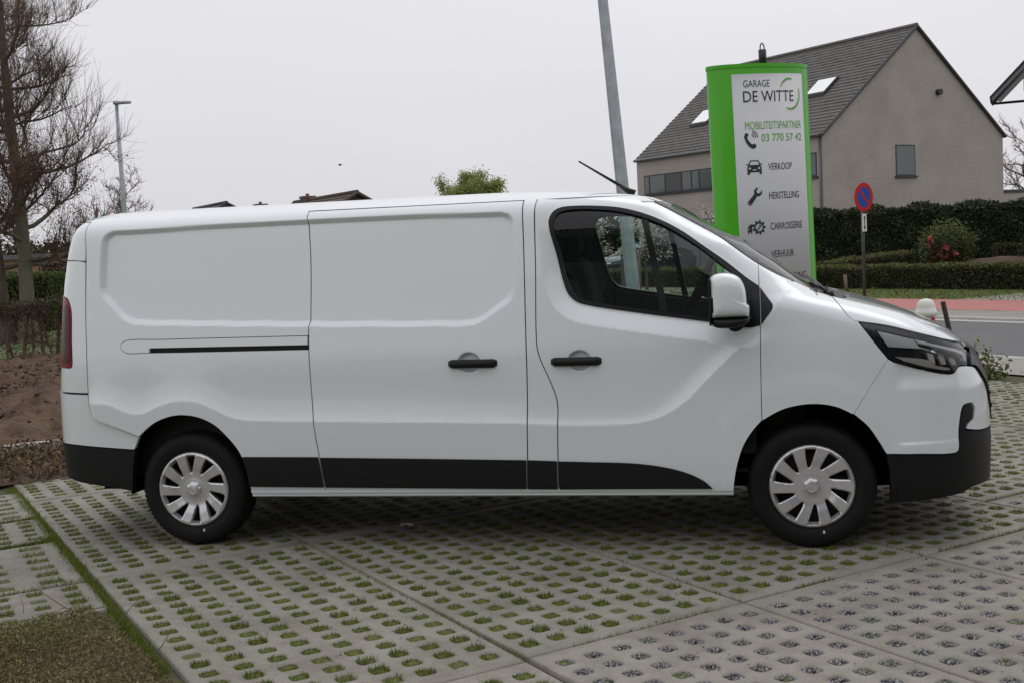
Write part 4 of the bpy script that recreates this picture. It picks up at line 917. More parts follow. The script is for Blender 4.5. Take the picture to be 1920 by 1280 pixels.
def grit():
    n = 1500; a = -3.9+8*rng.random(n); b = -3.5+6.5*rng.random(n); s_ = (.0016+.004*rng.random((n, 1, 1))**2)
    J = (np.array([[1, 0, 0], [-1, 0, 0], [0, 1, 0], [0, -1, 0], [0, 0, .6], [0, 0, -.6]])[None]*(.5+rng.random((n, 6, 1)))+rng.normal(size=(n, 6, 3))*.3)*s_
    V = (SA(a, b, np.full(n, .003))[:, None]+J).reshape(-1, 3); f = np.array([(0, 2, 4), (2, 1, 4), (1, 3, 4), (3, 0, 4), (2, 0, 5), (1, 2, 5), (3, 1, 5), (0, 3, 5)])
    tag(obj('grit', fast('grit', V, (f[None]+6*np.arange(n)[:, None, None]).reshape(-1, 3), M['gravelm'])), 'loose grit scattered over the concrete slabs', 'grit', kind='stuff')
    n = 260; P = SA(-3.9+7.5*rng.random(n), -3.5+6.2*rng.random(n), np.full(n, .004)); V, F = leaves(P, .022, .5, up=-.0); V[:, 2] = np.abs(V[:, 2]-.004)*.3+.003
    tag(obj('leaf_bits', fast('leaf_bits', V, F, M['deadleaf'])), 'small dry leaf bits lying on the concrete slabs', 'leaf bits', kind='stuff')
grit()
# ---- left: soil field, its white edging, leaf litter
def field():
    na, nb = 260, 230; A, B = np.meshgrid(np.linspace(-13, 3.0, na), np.linspace(-19.4, -6.45, nb), indexing='ij')
    Z = np.zeros_like(A)
    for f_, am in ((1.3, .045), (3.1, .04), (6.5, .035), (14, .03), (25, .02)):
        for _ in range(5):
            th_ = rng.random()*6.28; ph = rng.random()*6.28; Z += am*.45*np.sin(f_*(A*math.cos(th_)+B*math.sin(th_))*(1+.3*rng.random())+ph)
    Z += rng.normal(size=A.shape)*.018; Z = Z-.02
    V = SA(A, B, Z).reshape(-1, 3); idx = np.arange(na*nb).reshape(na, nb); F = np.stack([idx[:-1, :-1], idx[:-1, 1:], idx[1:, 1:], idx[1:, :-1]], -1).reshape(-1, 4)
    o = obj('soil_field', fast('soil_field', V, F, M['soil'], smooth=False)); tag(o, kind='structure')
    n = 9000; a = -6+9*rng.random(n)-3*rng.random(n); b = -6.5-12.5*rng.random(n)**1.3; s_ = (.010+.032*rng.random(n)**2.5)[:, None, None]
    J = (np.array([[1, 0, 0], [-1, 0, 0], [0, 1, 0], [0, -1, 0], [0, 0, .6], [0, 0, -.6]])[None]*(.5+1.0*rng.random((n, 6, 1)))+rng.normal(size=(n, 6, 3))*.35)*s_
    V = (SA(a, b, np.full(n, .01)+.03*rng.normal(size=n))[:, None]+J).reshape(-1, 3); f = np.array([(0, 2, 4), (2, 1, 4), (1, 3, 4), (3, 0, 4), (2, 0, 5), (1, 2, 5), (3, 1, 5), (0, 3, 5)])
    o = obj('soil_clods', fast('soil_clods', V, (f[None]+6*np.arange(n)[:, None, None]).reshape(-1, 3), M['soil'])); tag(o, 'crumbled clods of brown soil strewn over the dug field', 'soil', kind='stuff')
field()
def litter():
    na, nb = 60, 24; A, B = np.meshgrid(np.linspace(-7.5, -2.2, na), np.linspace(-6.30, -4.70, nb), indexing='ij')
    Z = .03+.035*np.sin(A*5)*np.sin(B*6+1)+rng.normal(size=A.shape)*.012; Z[:, -1] = .004; Z[:, 0] = -.02
    V = SA(A, B, Z).reshape(-1, 3); idx = np.arange(na*nb).reshape(na, nb); F = np.stack([idx[:-1, :-1], idx[:-1, 1:], idx[1:, 1:], idx[1:, :-1]], -1).reshape(-1, 4)
    tag(obj('planting_bed', fast('planting_bed', V, F, M['soil'])), kind='structure')
    n = 13000; a = -7.4+5.0*rng.random(n); b = -6.25+1.62*rng.random(n); P = SA(a, b, .03+.10*rng.random(n)**1.8); V, F = leaves(P, .045, .5, up=.1)
    n2 = 3500; P2 = SA(-7+4.6*rng.random(n2), -6.2+1.1*rng.random(n2), .02+.09*rng.random(n2)); V2, F2 = leaves(P2, .03, .35, up=.3)
    me = fast('leaf_litter', np.vstack([V, V2]), np.vstack([F, F2+len(V)]), [M['deadleaf'], M['moss']], mi=[0]*n+[1]*n2); tag(obj('leaf_litter', me), 'dry brown leaves and low creeper along the end of the slabs', 'leaf litter', kind='stuff')
litter()
mb = MB(); T_ = Matrix.Rotation(TH, 4, 'Z')
for k in range(7):
    a = -8.6+k*1.0; q = MB(); q.box((a+.004, 6.34, -.1), (a+.996, 6.40, .075), .006, T=T_); o = q.build('kerb', M['kerbstone']) if False else None
edging = thing('white_edging', 'white concrete edging strip between the soil field and leaf litter', 'edging', tuple(S(-5, -6.37)))
for k in range(7):
    a = -8.6+k*1.0; q = MB(); q.box((a+.004, 6.34, -.1), (a+.996, 6.40, .085+rng.normal()*.004), .006, T=T_); q.build('edging_stone', M['kerbstone'], edging)
# ---- street: pavement, kerb, carriageway, gutter, pavers, red cycle path, verge
strip('pavement', 6.28, 7.62, -60, 40, -.004, M['paver'])
strip('road', 7.6, 13.2, -160, 90, -.075, M['asphalt'], nb=40)
def kerb_run(name, a0, a1, zt, b0, b1, L_, m, par):
    n = int((b1-b0)/L_)
    me = None
    for k in range(n):
        if me is None:
            q = MB(); q.box((0, 0, -.2), (a1-a0, L_-.006, zt), .012); o = q.build(name, m, par); me = o.data; p = S(a0, b0+L_); o.location = p; o.rotation_euler = (0, 0, TH)
        else:
            p = S(a0, b0+(k+1)*L_); o = bpy.data.objects.new(name, me); o.location = p; o.rotation_euler = (0, 0, TH); link(o, par)
near_kerb = thing('near_kerb', 'pale concrete kerb edging the near side of the road', 'kerb', tuple(S(7.7, -3)))
kerb_run('kerb_stone', 7.60, 7.78, .01, -20, 3, 1.0, M['kerbstone'], near_kerb)
far_kerb = thing('far_kerb', 'pale concrete kerb along the far side of the road', 'kerb', tuple(S(13.2, -9)))
kerb_run('kerb_stone', 13.15, 13.32, -.02, -32, -2, 1.0, M['kerbstone'], far_kerb)
strip('gutter', 12.85, 13.15, -60, 30, -.070, M['kerbstone'])
walk = strip('footpath', 13.32, 14.66, -60, 30, -.03, M['bed'])
pm = None
for i in range(4):
    for k in range(46):
        b = -22+k*.45+(.2 if i % 2 else 0); p = S(13.33+i*.333, b+.45)
        if pm is None:
            q = MB(); q.box((0, 0, -.1), (.327, .444, -.018), .004); o = q.build('paving_stone', M['paver'], walk); pm = o.data; o.location = p; o.rotation_euler = (0, 0, TH)
        else: put('paving_stone', pm, walk, p, TH)
strip('cycle_path', 14.66, 17.35, -160, 60, -.015, M['redpath'], nb=30)
strip('verge', 17.35, 26.0, -90, 40, -.02, M['lawn'])
strip('driveway', 17.36, 27.5, -12.6, -9.5, -.012, M['paver'])
def verge_grass():
    n = 9000; a = 17.4+3.3*rng.random(n); b = -30+19*rng.random(n); V, F = blades(SA(a, b, np.full(n, -.02)), .05, .02, .9)
    n2 = 700; P2 = SA(17.4+3.2*rng.random(n2), -26+15*rng.random(n2), .0+.02*rng.random(n2)); V2, F2 = leaves(P2, .07, .6, up=.1)
    tag(obj('verge_grass', fast('verge_grass', V, F, M['grassblade'])), 'tufty grass of the verge between the red path and hedge', 'grass', kind='stuff')
    tag(obj('verge_leaves', fast('verge_leaves', V2, F2, M['deadleaf'])), 'scattered dead leaves lying on the grass verge', 'leaves', kind='stuff')
verge_grass()
# ------------------------------------------------------------------ garage pylon sign
M['green'] = mat('green_lacquer', (.075, .42, .014), .30, coat=.15, spec=.35, var=.03, vscale=2)
M['signgrey'] = mat('sign_grey', (.51, .515, .53), .38, var=.03, vscale=1.5, coat=.15)
M['ink'] = mat('dark_ink', (.022, .024, .026), .5)
M['inkgreen'] = mat('green_ink', (.13, .42, .06), .5)
M['blackmetal'] = mat('black_metal', (.01, .01, .011), .45)
PA, PB, PH = .55, .20, 3.245
def pyl_y(x): return -PB*math.sqrt(max(0, 1-(min(abs(x), PA)/PA)**2.0))
pylon = thing('pylon_sign', 'green and grey garage pylon sign with service list behind the van bonnet', 'sign', (-.155, 4.55, 0), 0)
PT = Matrix.Translation((-.155, 4.55, 0)) @ Matrix.Rotation(TH-.16, 4, 'Z') @ Matrix.Rotation(-.022, 4, 'Y')
def pyl(V): return np.array([PT @ Vector(v) for v in np.asarray(V, float).reshape(-1, 3)])
ts = np.linspace(0, 2*math.pi, 97)[:-1]
V = []; F = []
for z, k in ((.0, 1), (PH-.03, 1), (PH, .985)):
    for t in ts: V.append((PA*k*math.cos(t), PB*k*math.sin(t), z))
n = len(ts)
for i in range(2):
    for j in range(n): F.append((i*n+j, i*n+(j+1) % n, (i+1)*n+(j+1) % n, (i+1)*n+j))
q = MB(); q.add(pyl(V), F, True); q.add(pyl(V[2*n:]), [tuple(range(n))]); q.build('casing', M['green'], pylon)
V = []; F = []
for t in ts: V += [(PA*1.012*math.cos(t), PB*1.03*math.sin(t), PH-.028), (PA*1.012*math.cos(t), PB*1.03*math.sin(t), PH+.006), (PA*.9*math.cos(t), PB*.85*math.sin(t), PH+.008)]
for j in range(n): k = (j+1) % n; F += [(3*j, 3*k, 3*k+1, 3*j+1), (3*j+1, 3*k+1, 3*k+2, 3*j+2)]
F.append(tuple(3*j+2 for j in range(n))); q = MB(); q.add(pyl(V), F, False); q.build('top_cap', M['green'], pylon)
def face_pts(x, z, off): return (x, pyl_y(x)-off, (z-2.34)*.978+2.285)
xs = np.linspace(-.385, .405, 60); V = []; F = []
for x in xs: V += [face_pts(x, .25, .004), face_pts(x, PH-.015, .004), face_pts(x, .25, -.01), face_pts(x, PH-.015, -.01)]
for i in range(len(xs)-1): F += [(4*i, 4*i+4, 4*i+5, 4*i+1), (4*i+1, 4*i+5, 4*i+7, 4*i+3), (4*i, 4*i+2, 4*i+6, 4*i+4)]
F += [(0, 1, 3, 2), (4*(len(xs)-1), 4*(len(xs)-1)+2, 4*(len(xs)-1)+3, 4*(len(xs)-1)+1)]
q = MB(); q.add(pyl(V), F, True); face = q.build('sign_face', M['signgrey'], pylon)
def flat_on_face(name, polys, m, off=.0065):
    """2-D polygons (x, z) printed on the curved face"""
    V = []; F = []
    for P in polys:
        r = delaunay_2d_cdt([Vector(p) for p in P[0]], [(i, (i+1) % len(P[0])) for i in range(len(P[0]))], [], 1, 1e-6) if len(P) == 1 else None
        if r is None:
            vs_ = []; es = []
            for L_ in P: b = len(vs_); vs_ += [Vector(p) for p in L_]; es += [(b+i, b+(i+1) % len(L_)) for i in range(len(L_))]
            r = delaunay_2d_cdt(vs_, es, [], 0, 1e-6); Q = np.array([tuple(v) for v in r[0]]); T = np.array([t for t in r[2]]); c = Q[T].mean(1); kp = inside(c, np.array(P[0]))
            for L_ in P[1:]: kp &= ~inside(c, np.array(L_))
            T = T[kp]
        else: Q = np.array([tuple(v) for v in r[0]]); T = np.array([t for t in r[2]])
        b = len(V); V += [face_pts(a[0], a[1], off) for a in Q]; F += [tuple(int(i)+b for i in t) for t in T]
    q = MB(); q.add(pyl(V), F); return q.build(name, m, face)
def text_on_face(s, x0, x1, z0, h, m, off=.0065, bold=0.0):
    cu = bpy.data.curves.new('lettering', 'FONT'); cu.body = s; cu.size = 1.0; cu.offset = bold; cu.resolution_u = 3
    to = bpy.data.objects.new('lettering', cu); COL.objects.link(to); dg = bpy.context.evaluated_depsgraph_get()
    me = bpy.data.meshes.new_from_object(to.evaluated_get(dg)); bpy.data.objects.remove(to)
    co = np.array([v.co[:] for v in me.vertices]); lo, hi = co.min(0), co.max(0)
    X = x0+(co[:, 0]-lo[0])/(hi[0]-lo[0])*(x1-x0); Z = z0+(co[:, 1]-lo[1])/(hi[1]-lo[1])*h
    V = pyl([face_pts(a, b, off) for a, b in zip(X, Z)])
    for v, c in zip(me.vertices, V): v.co = c
    me.materials.clear(); me.materials.append(m); me.update(); return obj('lettering', me, face)
for a in (('GARAGE', -.283, -.009, 3.103, .067, M['ink'], 0), ('DE WITTE', -.289, .27, 2.963, .104, M['ink'], .004), ('MOBILITEITSPARTNER', -.284, .356, 2.704, .073, M['inkgreen'], 0), ('03 770 57 42', -.124, .354, 2.585, .073, M['inkgreen'], .004),
          ('VERKOOP', -.068, .207, 2.31, .067, M['ink'], .002), ('HERSTELLING', -.074, .283, 2.031, .067, M['ink'], .002), ('CARROSSERIE', -.075, .307, 1.735, .067, M['ink'], .002), ('VERHUUR', -.079, .183, 1.466, .067, M['ink'], .002), ('ERING', .135, .332, 1.238, .070, M['ink'], .002)):
    text_on_face(*a[:6], bold=a[6])
def circ(cx, cz, rx, rz, n=20, a0=0, a1=2*math.pi): return [(cx+rx*math.cos(t), cz+rz*math.sin(t)) for t in np.linspace(a0, a1, n, endpoint=abs(a1-a0) < 6.2)]
# dotted ring of the emblem
dots = []
for k in range(40):
    t = math.radians(150-k*6.6 if k < 12 else 20-(k-12)*5.2)
    if k >= 12 and math.degrees(t) < -110: continue
    s_ = .006+.005*math.sin(min(1, (k if k < 12 else (k-12))/ (12 if k < 12 else 28))*math.pi); cx, cz = .225+.125*math.cos(t), 3.035+.145*math.sin(t)
    dots.append([circ(cx, cz, s_, s_*1.1, 8)])
flat_on_face('emblem_ring', dots, M['inkgreen'])
# telephone: handset plus waves
hs = [(-.055,.060),(-.030,.066),(-.020,.040),(-.034,.026),(-.028,.0),(.0,-.036),(.016,-.046),(.032,-.036),(.056,-.056),(.046,-.078),(.020,-.088),(-.014,-.070),(-.046,-.026),(-.064,.024)]
def sh(P, cx, cz, k=1.0): return [(cx+a*k, cz+b*k) for a, b in P]
def arcband(cx, cz, r, w, a0, a1): return circ(cx, cz, r, r, 9, a0, a1)+circ(cx, cz, r-w, r-w, 9, a1, a0)
flat_on_face('phone_icon', [[sh(hs, -.235, 2.607)]]+[[arcband(-.235, 2.625, r, .008, math.radians(0), math.radians(72))] for r in (.035, .055, .075)], M['ink'])
# car seen from the front
cb = [(-.072,-.030),(-.072,.010),(-.056,.024),(-.080,.030),(-.076,.042),(-.058,.036),(-.042,.072),(.042,.072),(.058,.036),(.076,.042),(.080,.030),(.056,.024),(.072,.010),(.072,-.062),(.048,-.062),(.048,-.042),(-.048,-.042),(-.048,-.062),(-.072,-.062)]
flat_on_face('car_icon', [[sh(cb, -.211, 2.338), sh([(-.048,.028),(-.036,.062),(.036,.062),(.048,.028)], -.211, 2.338), circ(-.258, 2.335, .013, .011, 12), circ(-.164, 2.335, .013, .011, 12), sh([(-.020,-.024),(.020,-.024),(.020,-.014),(-.020,-.014)], -.211, 2.338)]], M['ink'])
wr = [(-.060,-.085),(-.076,-.070),(-.074,-.052),(-.006,.024),(-.010,.052),(.012,.078),(.040,.082),(.014,.048),(.026,.026),(.052,.030),(.072,.056),(.074,.026),(.050,.000),(.020,-.002),(-.042,-.084)]
flat_on_face('wrench_icon', [[sh(wr, -.220, 2.066), circ(-.280, 1.998, .007, .007, 10)]], M['ink'])
gear = []
for k in range(9):
    a = 2*math.pi*k/9
    for d, r in ((-.20, .052), (-.13, .068), (.13, .068), (.20, .052)): gear.append((.022+r*math.cos(a+d), r*1.05*math.sin(a+d)))
flat_on_face('gear_icon', [[sh(gear, -.217, 1.766), circ(-.195, 1.766, .036, .037, 20)], [sh([(-.020,-.030),(-.028,-.022),(.004,.004),(.0,.020),(.016,.026),(.026,.016),(.016,.008),(.012,-.004)], -.195, 1.766)], [sh([(-.090,-.055),(-.090,.0),(-.070,.030),(-.045,.036),(-.035,.020),(-.048,.0),(-.050,-.055),(-.060,-.055),(-.062,-.040),(-.074,-.040),(-.076,-.055)], -.217, 1.766), circ(-.295, 1.755, .008, .007, 8)]], M['ink'])
flat_on_face('key_icon', [[[(-.245, 1.525), (-.170, 1.525), (-.170, 1.47), (-.185, 1.47), (-.185, 1.51), (-.245, 1.51)]]], M['ink'])
q = MB(); q.tube(pyl([(0, -.10, PH), (0, -.10, PH+.145)]), .037, 16); q.build('lifting_post', M['blackmetal'], pylon)
lo_ = [(.022*math.cos(t), -.10, PH+.16+.045*math.sin(t) if math.sin(t) > 0 else PH+.16+.03*math.sin(t)) for t in np.linspace(-.4, math.pi+.4, 17)]
q = MB(); q.tube(pyl(lo_), .006, 8); q.build('lifting_eye', M['blackmetal'], pylon)
# ------------------------------------------------------------------ street lamps
M['galv'] = mat('galvanised_steel', (.34, .37, .385), .48, metal=.35, var=.18, vscale=7, bump=.05, bscale=30)
M['lamphead'] = mat('lamp_head', (.30, .32, .32), .5)
lp = thing('street_lamp', 'tall galvanised lamp post leaning left behind the van cab', 'street lamp', (-2.10, 10.78, 0))
q = MB(); b0, b1 = np.array([-2.168, 10.84, .943]), np.array([-2.487, 11.128, 5.347]); dr = (b1-b0)/(b1[2]-b0[2]); base = b0-dr*b0[2]
q.tube([base+dr*z for z in (0, 1.2, 3, 5, 7, 9)], [.110, .106, .094, .080, .066, .055], 24); q.build('post', M['galv'], lp)
top = base+dr*9.0
q = MB(); q.tube([top, top+[.25, .35, .1], top+[.5, .8, .12]], [.045, .04, .035], 10); q.build('arm', M['galv'], lp)
q = MB(); q.box((-.12, -.35, -.05), (.12, .35, .05), .03, T=Matrix.Translation(top+[.6, 1.0, .12]) @ Matrix.Rotation(-.5, 4, 'Z')); q.build('lamp_head', M['lamphead'], lp)
q = MB(); q.box((-.045, -.005, -.15), (.045, .005, .15), .002, T=Matrix.Translation(base+dr*.9+[.02, -.104, 0])); q.build('hatch', M['galv'], lp)
lp2 = thing('street_lamp', 'slender grey lamp post with flat head beside the bare tree', 'street lamp', (-23.87, 33.84, 0))
q = MB(); bx, by = -23.87, 33.84; q.tube([(bx, by, 0), (bx-.02, by+.03, 3.7), (bx-.05, by+.08, 7.75)], [.12, .10, .065], 14); q.build('post', M['galv'], lp2)
V = []; F = []
sec = [(-.10, .10), (.05, .13), (.25, .135), (.45, .12), (.55, .05)]
ax = np.array([math.cos(.2127), math.sin(.2127), 0]); ay = np.array([-ax[1], ax[0], 0])
for x, w_ in sec:
    for yy, zz in ((-w_, 0), (-w_*.7, .055), (w_*.7, .055), (w_, 0), (w_*.8, -.035), (-w_*.8, -.035)): V.append(np.array([bx-.05, by+.08, 7.80])+ax*x+ay*yy+np.array([0, 0, zz*(1.3 if x < .1 else 1)]))
for i in range(4):
    for j in range(6): F.append((i*6+j, i*6+(j+1) % 6, (i+1)*6+(j+1) % 6, (i+1)*6+j))
F += [tuple(range(6)), tuple(24+j for j in range(6))]
q = MB(); q.add(V, F, True); q.build('lamp_head', M['lamphead'], lp2)
# ------------------------------------------------------------------ no-parking sign
M['signred'] = mat('sign_red', (.50, .018, .02), .4); M['signblue'] = mat('sign_blue', (.015, .085, .40), .4); M['signwhite'] = mat('sign_white', (.72, .72, .70), .45); M['postgrey'] = mat('post_grey', (.055, .06, .065), .55)
nps = thing('no_parking_sign', 'round red and blue no parking sign on a grey post', 'road sign', (2.18, 22.75, 0))
TF = Matrix.Translation((2.18, 22.75, 0)) @ Matrix.Rotation(.2127+.62, 4, 'Z')
def disc(name, r0, r1, y, m, z=2.45, n=48, par=nps):
    V = []; F = []
    for k in range(n):
        t = 2*math.pi*k/n
        for r in (r0, r1): V.append(TF @ Vector((r*math.cos(t), y, z+r*math.sin(t))))
    if r0 == 0: F = [[2*k+1 for k in range(n)]]
    else: F = [(2*k, 2*((k+1) % n), 2*((k+1) % n)+1, 2*k+1) for k in range(n)]
    q = MB(); q.add(np.array(V), F); return q.build(name, m, par)
q = MB(); V = []
for y in (-.035, -.05):
    for k in range(48): t = 2*math.pi*k/48; V.append(TF @ Vector((.35*math.cos(t), y, 2.45+.35*math.sin(t))))
q.add(np.array(V), [tuple(range(48)), tuple(48+k for k in range(48))]+[(k, (k+1) % 48, 48+(k+1) % 48, 48+k) for k in range(48)]); disk = q.build('sign_disc', M['signred'], nps)
disc('blue_field', 0, .245, -.053, M['signblue'], par=disk)
q = MB(); q.box((-.25, -.0575, -.032), (.25, -.0545, .032), T=TF @ Matrix.Translation((0, 0, 2.45)) @ Matrix.Rotation(math.radians(45), 4, 'Y')); q.build('diagonal_bar', M['signred'], disk)
q = MB(); q.tube([(2.18, 22.75, 0), (2.18, 22.75, 2.75)], .042, 14); q.build('post', M['postgrey'], nps)
q = MB(); q.box((-.085, -.052, 1.62), (.085, -.044, 2.05), .003, T=TF); plate = q.build('arrow_plate', M['signwhite'], nps)
q = MB(); q.prism([(-.012, 1.74), (-.04, 1.74), (0, 1.66), (.04, 1.74), (.012, 1.74), (.012, 1.93), (.04, 1.93), (0, 2.01), (-.04, 1.93), (-.012, 1.93)], -.058, -.0535, axis=1, T=TF); q.build('arrow', M['ink'], plate)
# ------------------------------------------------------------------ bollard, stakes
M['bolwhite'] = mat('bollard_white', (.70, .69, .64), .5, var=.06, vscale=6); M['stakewood'] = mat('stake_wood', (.16, .12, .085), .85, var=.3, vscale=12, stretch=(1, 1, .15)); M['stakedark'] = mat('dark_stake', (.045, .035, .028), .8, var=.3, vscale=12); M['redrefl'] = mat('red_reflector', (.45, .01, .012), .3)
bl = thing('bollard', 'white plastic bollard with rounded cap and red reflector by the pavement', 'bollard', (1.40, 5.50, 0))
q = MB(); q.lathe([(.085, 0), (.08, .70), (.082, .75)], 28, axis=2, center=(1.40, 5.50, 0)); q.build('post', M['bolwhite'], bl)
q = MB(); q.lathe([(.082, .74), (.104, .742), (.108, .77), (.104, .80), (.096, .802), (.094, .84), (.082, .88), (.055, .908), (.02, .918), (.001, .919)], 28, axis=2, center=(1.40, 5.50, 0)); q.build('cap', M['bolwhite'], bl)
V = []; F = []
for k in range(9):
    t = math.radians(-62+k*7); V += [(1.40+.0865*math.cos(t), 5.50+.0865*math.sin(t), .64), (1.40+.0865*math.cos(t), 5.50+.0865*math.sin(t), .728)]
F = [(2*k, 2*k+2, 2*k+3, 2*k+1) for k in range(8)]; q = MB(); q.add(V, F, True); q.build('reflector', M['redrefl'], bl)
def stake(label, p, h, r, lean, m, sq=False):
    t = thing('wooden_stake', label, 'stake', p); q = MB(); P = np.array(p, float); q.tube([P, P+np.array(lean)*h*.5+[0, 0, h*.5], P+np.array(lean)*h+[0, 0, h]], [r, r*.97, r*.93], 4 if sq else 8, smooth=not sq); q.build('shaft', m, t)
stake('dark leaning stake next to the white bollard', (1.62, 4.60, 0), .94, .024, (-.20, -.05, 0), M['stakedark'], True)
stake('short weathered stake in the verge before the low hedge', (1.98, 26.1, -.02), .50, .05, (-.06, 0, 0), M['stakewood'])
stake('thin brown stake in the far verge seen through the left pane', (-4.05, 30.2, 0), 1.3, .05, (0, 0, 0), M['stakewood'])
stake('thin brown stake in the far verge seen through the right pane', (-1.70, 29.2, 0), 1.35, .05, (0, 0, 0), M['stakewood'])
# ------------------------------------------------------------------ the brick house
def brick_mat(name, c1, c2, mortar, sc):
    m, t, b, N, K = _new(name); tc = N.new('ShaderNodeTexCoord'); br = N.new('ShaderNodeTexBrick'); mp = N.new('ShaderNodeMapping')
    br.inputs['Scale'].default_value = sc; br.inputs['Color1'].default_value = (*c1, 1); br.inputs['Color2'].default_value = (*c2, 1); br.inputs['Mortar'].default_value = (*mortar, 1)
    br.inputs['Mortar Size'].default_value = .012; br.inputs['Brick Width'].default_value = .22; br.inputs['Row Height'].default_value = .062
    nz = N.new('ShaderNodeTexNoise'); nz.inputs['Scale'].default_value = .7; nz.inputs['Detail'].default_value = 5
    cx = N.new('ShaderNodeSeparateXYZ'); cb_ = N.new('ShaderNodeCombineXYZ'); ad = N.new('ShaderNodeMath'); ad.operation = 'ADD'
    K(tc.outputs['Object'], cx.inputs[0]); K(cx.outputs[0], ad.inputs[0]); K(cx.outputs[1], ad.inputs[1]); K(ad.outputs[0], cb_.inputs[0]); K(cx.outputs[2], cb_.inputs[1]); K(cb_.outputs[0], br.inputs['Vector'])
    K(tc.outputs['Object'], nz.inputs['Vector']); mx = N.new('ShaderNodeMixRGB'); mx.blend_type = 'MULTIPLY'; mx.inputs[0].default_value = .35; K(br.outputs['Color'], mx.inputs[1]); K(nz.outputs['Fac'], mx.inputs[2])
    K(mx.outputs[0], b.inputs['Base Color']); b.inputs['Roughness'].default_value = .9
    bp = N.new('ShaderNodeBump'); bp.inputs['Strength'].default_value = .5; bp.inputs['Distance'].default_value = .01; K(br.outputs['Fac'], bp.inputs['Height']); bp.invert = True; K(bp.outputs[0], b.inputs['Normal'])
    return m
M['brick'] = brick_mat('grey_brown_brick', (.50, .44, .40), (.42, .375, .34), (.46, .42, .385), 1.0)
M['tile'] = mat('roof_tile', (.105, .098, .092), .75, var=.25, vscale=4, bump=.25, bscale=14, obj_rand=.10)
M['frame'] = mat('window_frame_dark', (.028, .030, .032), .5); M['pane'] = mat('window_pane', (.10, .125, .125), .08, spec=.6)
M['skypane'] = mat('skylight_glass', (.88, .89, .90), .06, metal=.9); M['panelgrey'] = mat('grey_infill', (.085, .085, .088), .6); M['curtain'] = mat('curtain', (.30, .36, .34), .9); M['pipe'] = mat('zinc_pipe', (.12, .13, .135), .5, metal=.4); M['darkwall'] = mat('dark_cladding', (.055, .06, .062), .7, var=.1, vscale=3)
HA0, HA1, HB0, HB1, HE, HR = 33.0, 45.1, -44.7, -31.6, 5.89, 10.72; HM = (HA0+HA1)/2
house = thing('brick_house', 'grey brown brick house with a dark tiled gable roof and skylights', 'house', tuple(S(HM, (HB0+HB1)/2)), TH)
def hb(lo, hi, name, m, par, bev=0):
    q = MB(); q.box((lo[0], -hi[1], lo[2]), (hi[0], -lo[1], hi[2]), bev, T=Matrix.Rotation(TH, 4, 'Z')); return q.build(name, m, par)
def sp(pts): return np.array([S(*p) for p in pts])
q = MB()
for b in (HB1, HB0): q.add(sp([(HA0, b, -.1), (HA1, b, -.1), (HA1, b, HE), (HM, b, HR-.05), (HA0, b, HE)]), [(0, 1, 2, 3, 4)])
for a in (HA0, HA1): q.add(sp([(a, HB0, -.1), (a, HB1, -.1), (a, HB1, HE), (a, HB0, HE)]), [(0, 1, 2, 3)])
wall = q.build('wall', M['brick'], house)
# tile courses, each its own overlapping strip
roof_o = None
sl = math.hypot(HM-HA0, HR-HE); nC = 30
for side in (-1, 1):
    a_e = HA0-.12 if side < 0 else HA1+.12; ea = HM-a_e
    q = MB(); z_e = HE-.12*(HR-HE)/(HM-HA0)
    q.add(sp([(a_e, HB0-.08, z_e-.02), (a_e, HB1+.08, z_e-.02), (HM, HB1+.08, HR-.02), (HM, HB0-.08, HR-.02)]), [(0, 1, 2, 3)])
    rf = q.build('roof', M['tile'], house)
    for k in range(nC):
        t0, t1 = k/nC, (k+1.06)/nC; lift0, lift1 = .075, .02
        def rp(t, b, up): return (a_e+ea*t, b, z_e+(HR-z_e)*t+up)
        q = MB(); nseg = 40; V = []
        for j in range(nseg+1):
            b = HB0-.1+(HB1-HB0+.2)*j/nseg; wob = .006*math.sin(j*2.1+k*1.7)+rng.normal()*.005
            V += [S(*rp(t0, b, lift0+wob)), S(*rp(min(t1, 1), b, lift1+wob*.5)), S(*rp(t0, b, .0))]
        F = [(3*j, 3*j+3, 3*j+4, 3*j+1) for j in range(nseg)]+[(3*j, 3*j+2, 3*j+5, 3*j+3) for j in range(nseg)]
        q.add(V, F); q.build('tile_course', M['tile'], rf)
    # verge tiles on the gable edge
    q = MB(); V = []
    q.tube([S(*rp2) for rp2 in [(a_e+ea*t, HB1+.10, z_e+(HR-z_e)*t+.03) for t in np.linspace(0, 1, 24)]], .07, 6, smooth=False); q.build('verge', M['darkwall'], rf)
    if side < 0:
        for (tlo, thi, b0, b1) in ((.40, .56, -34.95, -33.7), (.30, .46, -42.4, -41.1)):
            def up(t, b, u): x = S(a_e+ea*t, b, z_e+(HR-z_e)*t+u); return x
            q = MB(); c = [(tlo, b0), (tlo, b1), (thi, b1), (thi, b0)]; q.add([up(t, b, .20) for t, b in c]+[up(t, b, -.02) for t, b in c], [(0, 1, 2, 3), (0, 4, 5, 1), (1, 5, 6, 2), (2, 6, 7, 3), (3, 7, 4, 0)]); sk = q.build('skylight', M['frame'], rf)
            e_ = .012; q = MB(); q.add([up(t, b, .215) for t, b in ((tlo+e_, b0+.07), (tlo+e_, b1-.07), (thi-e_, b1-.07), (thi-e_, b0+.07))], [(0, 1, 2, 3)]); q.build('pane', M['skypane'], sk)
q = MB(); q.tube([S(HM, b, HR+.06) for b in np.linspace(HB0-.1, HB1+.1, 30)], .11, 6, smooth=False); q.build('ridge', M['tile'], house)
for a in (HA0-.16, ): q = MB(); q.tube([S(a, HB0, HE-.06), S(a, HB1, HE-.06)], .07, 8); q.build('gutter', M['pipe'], house)
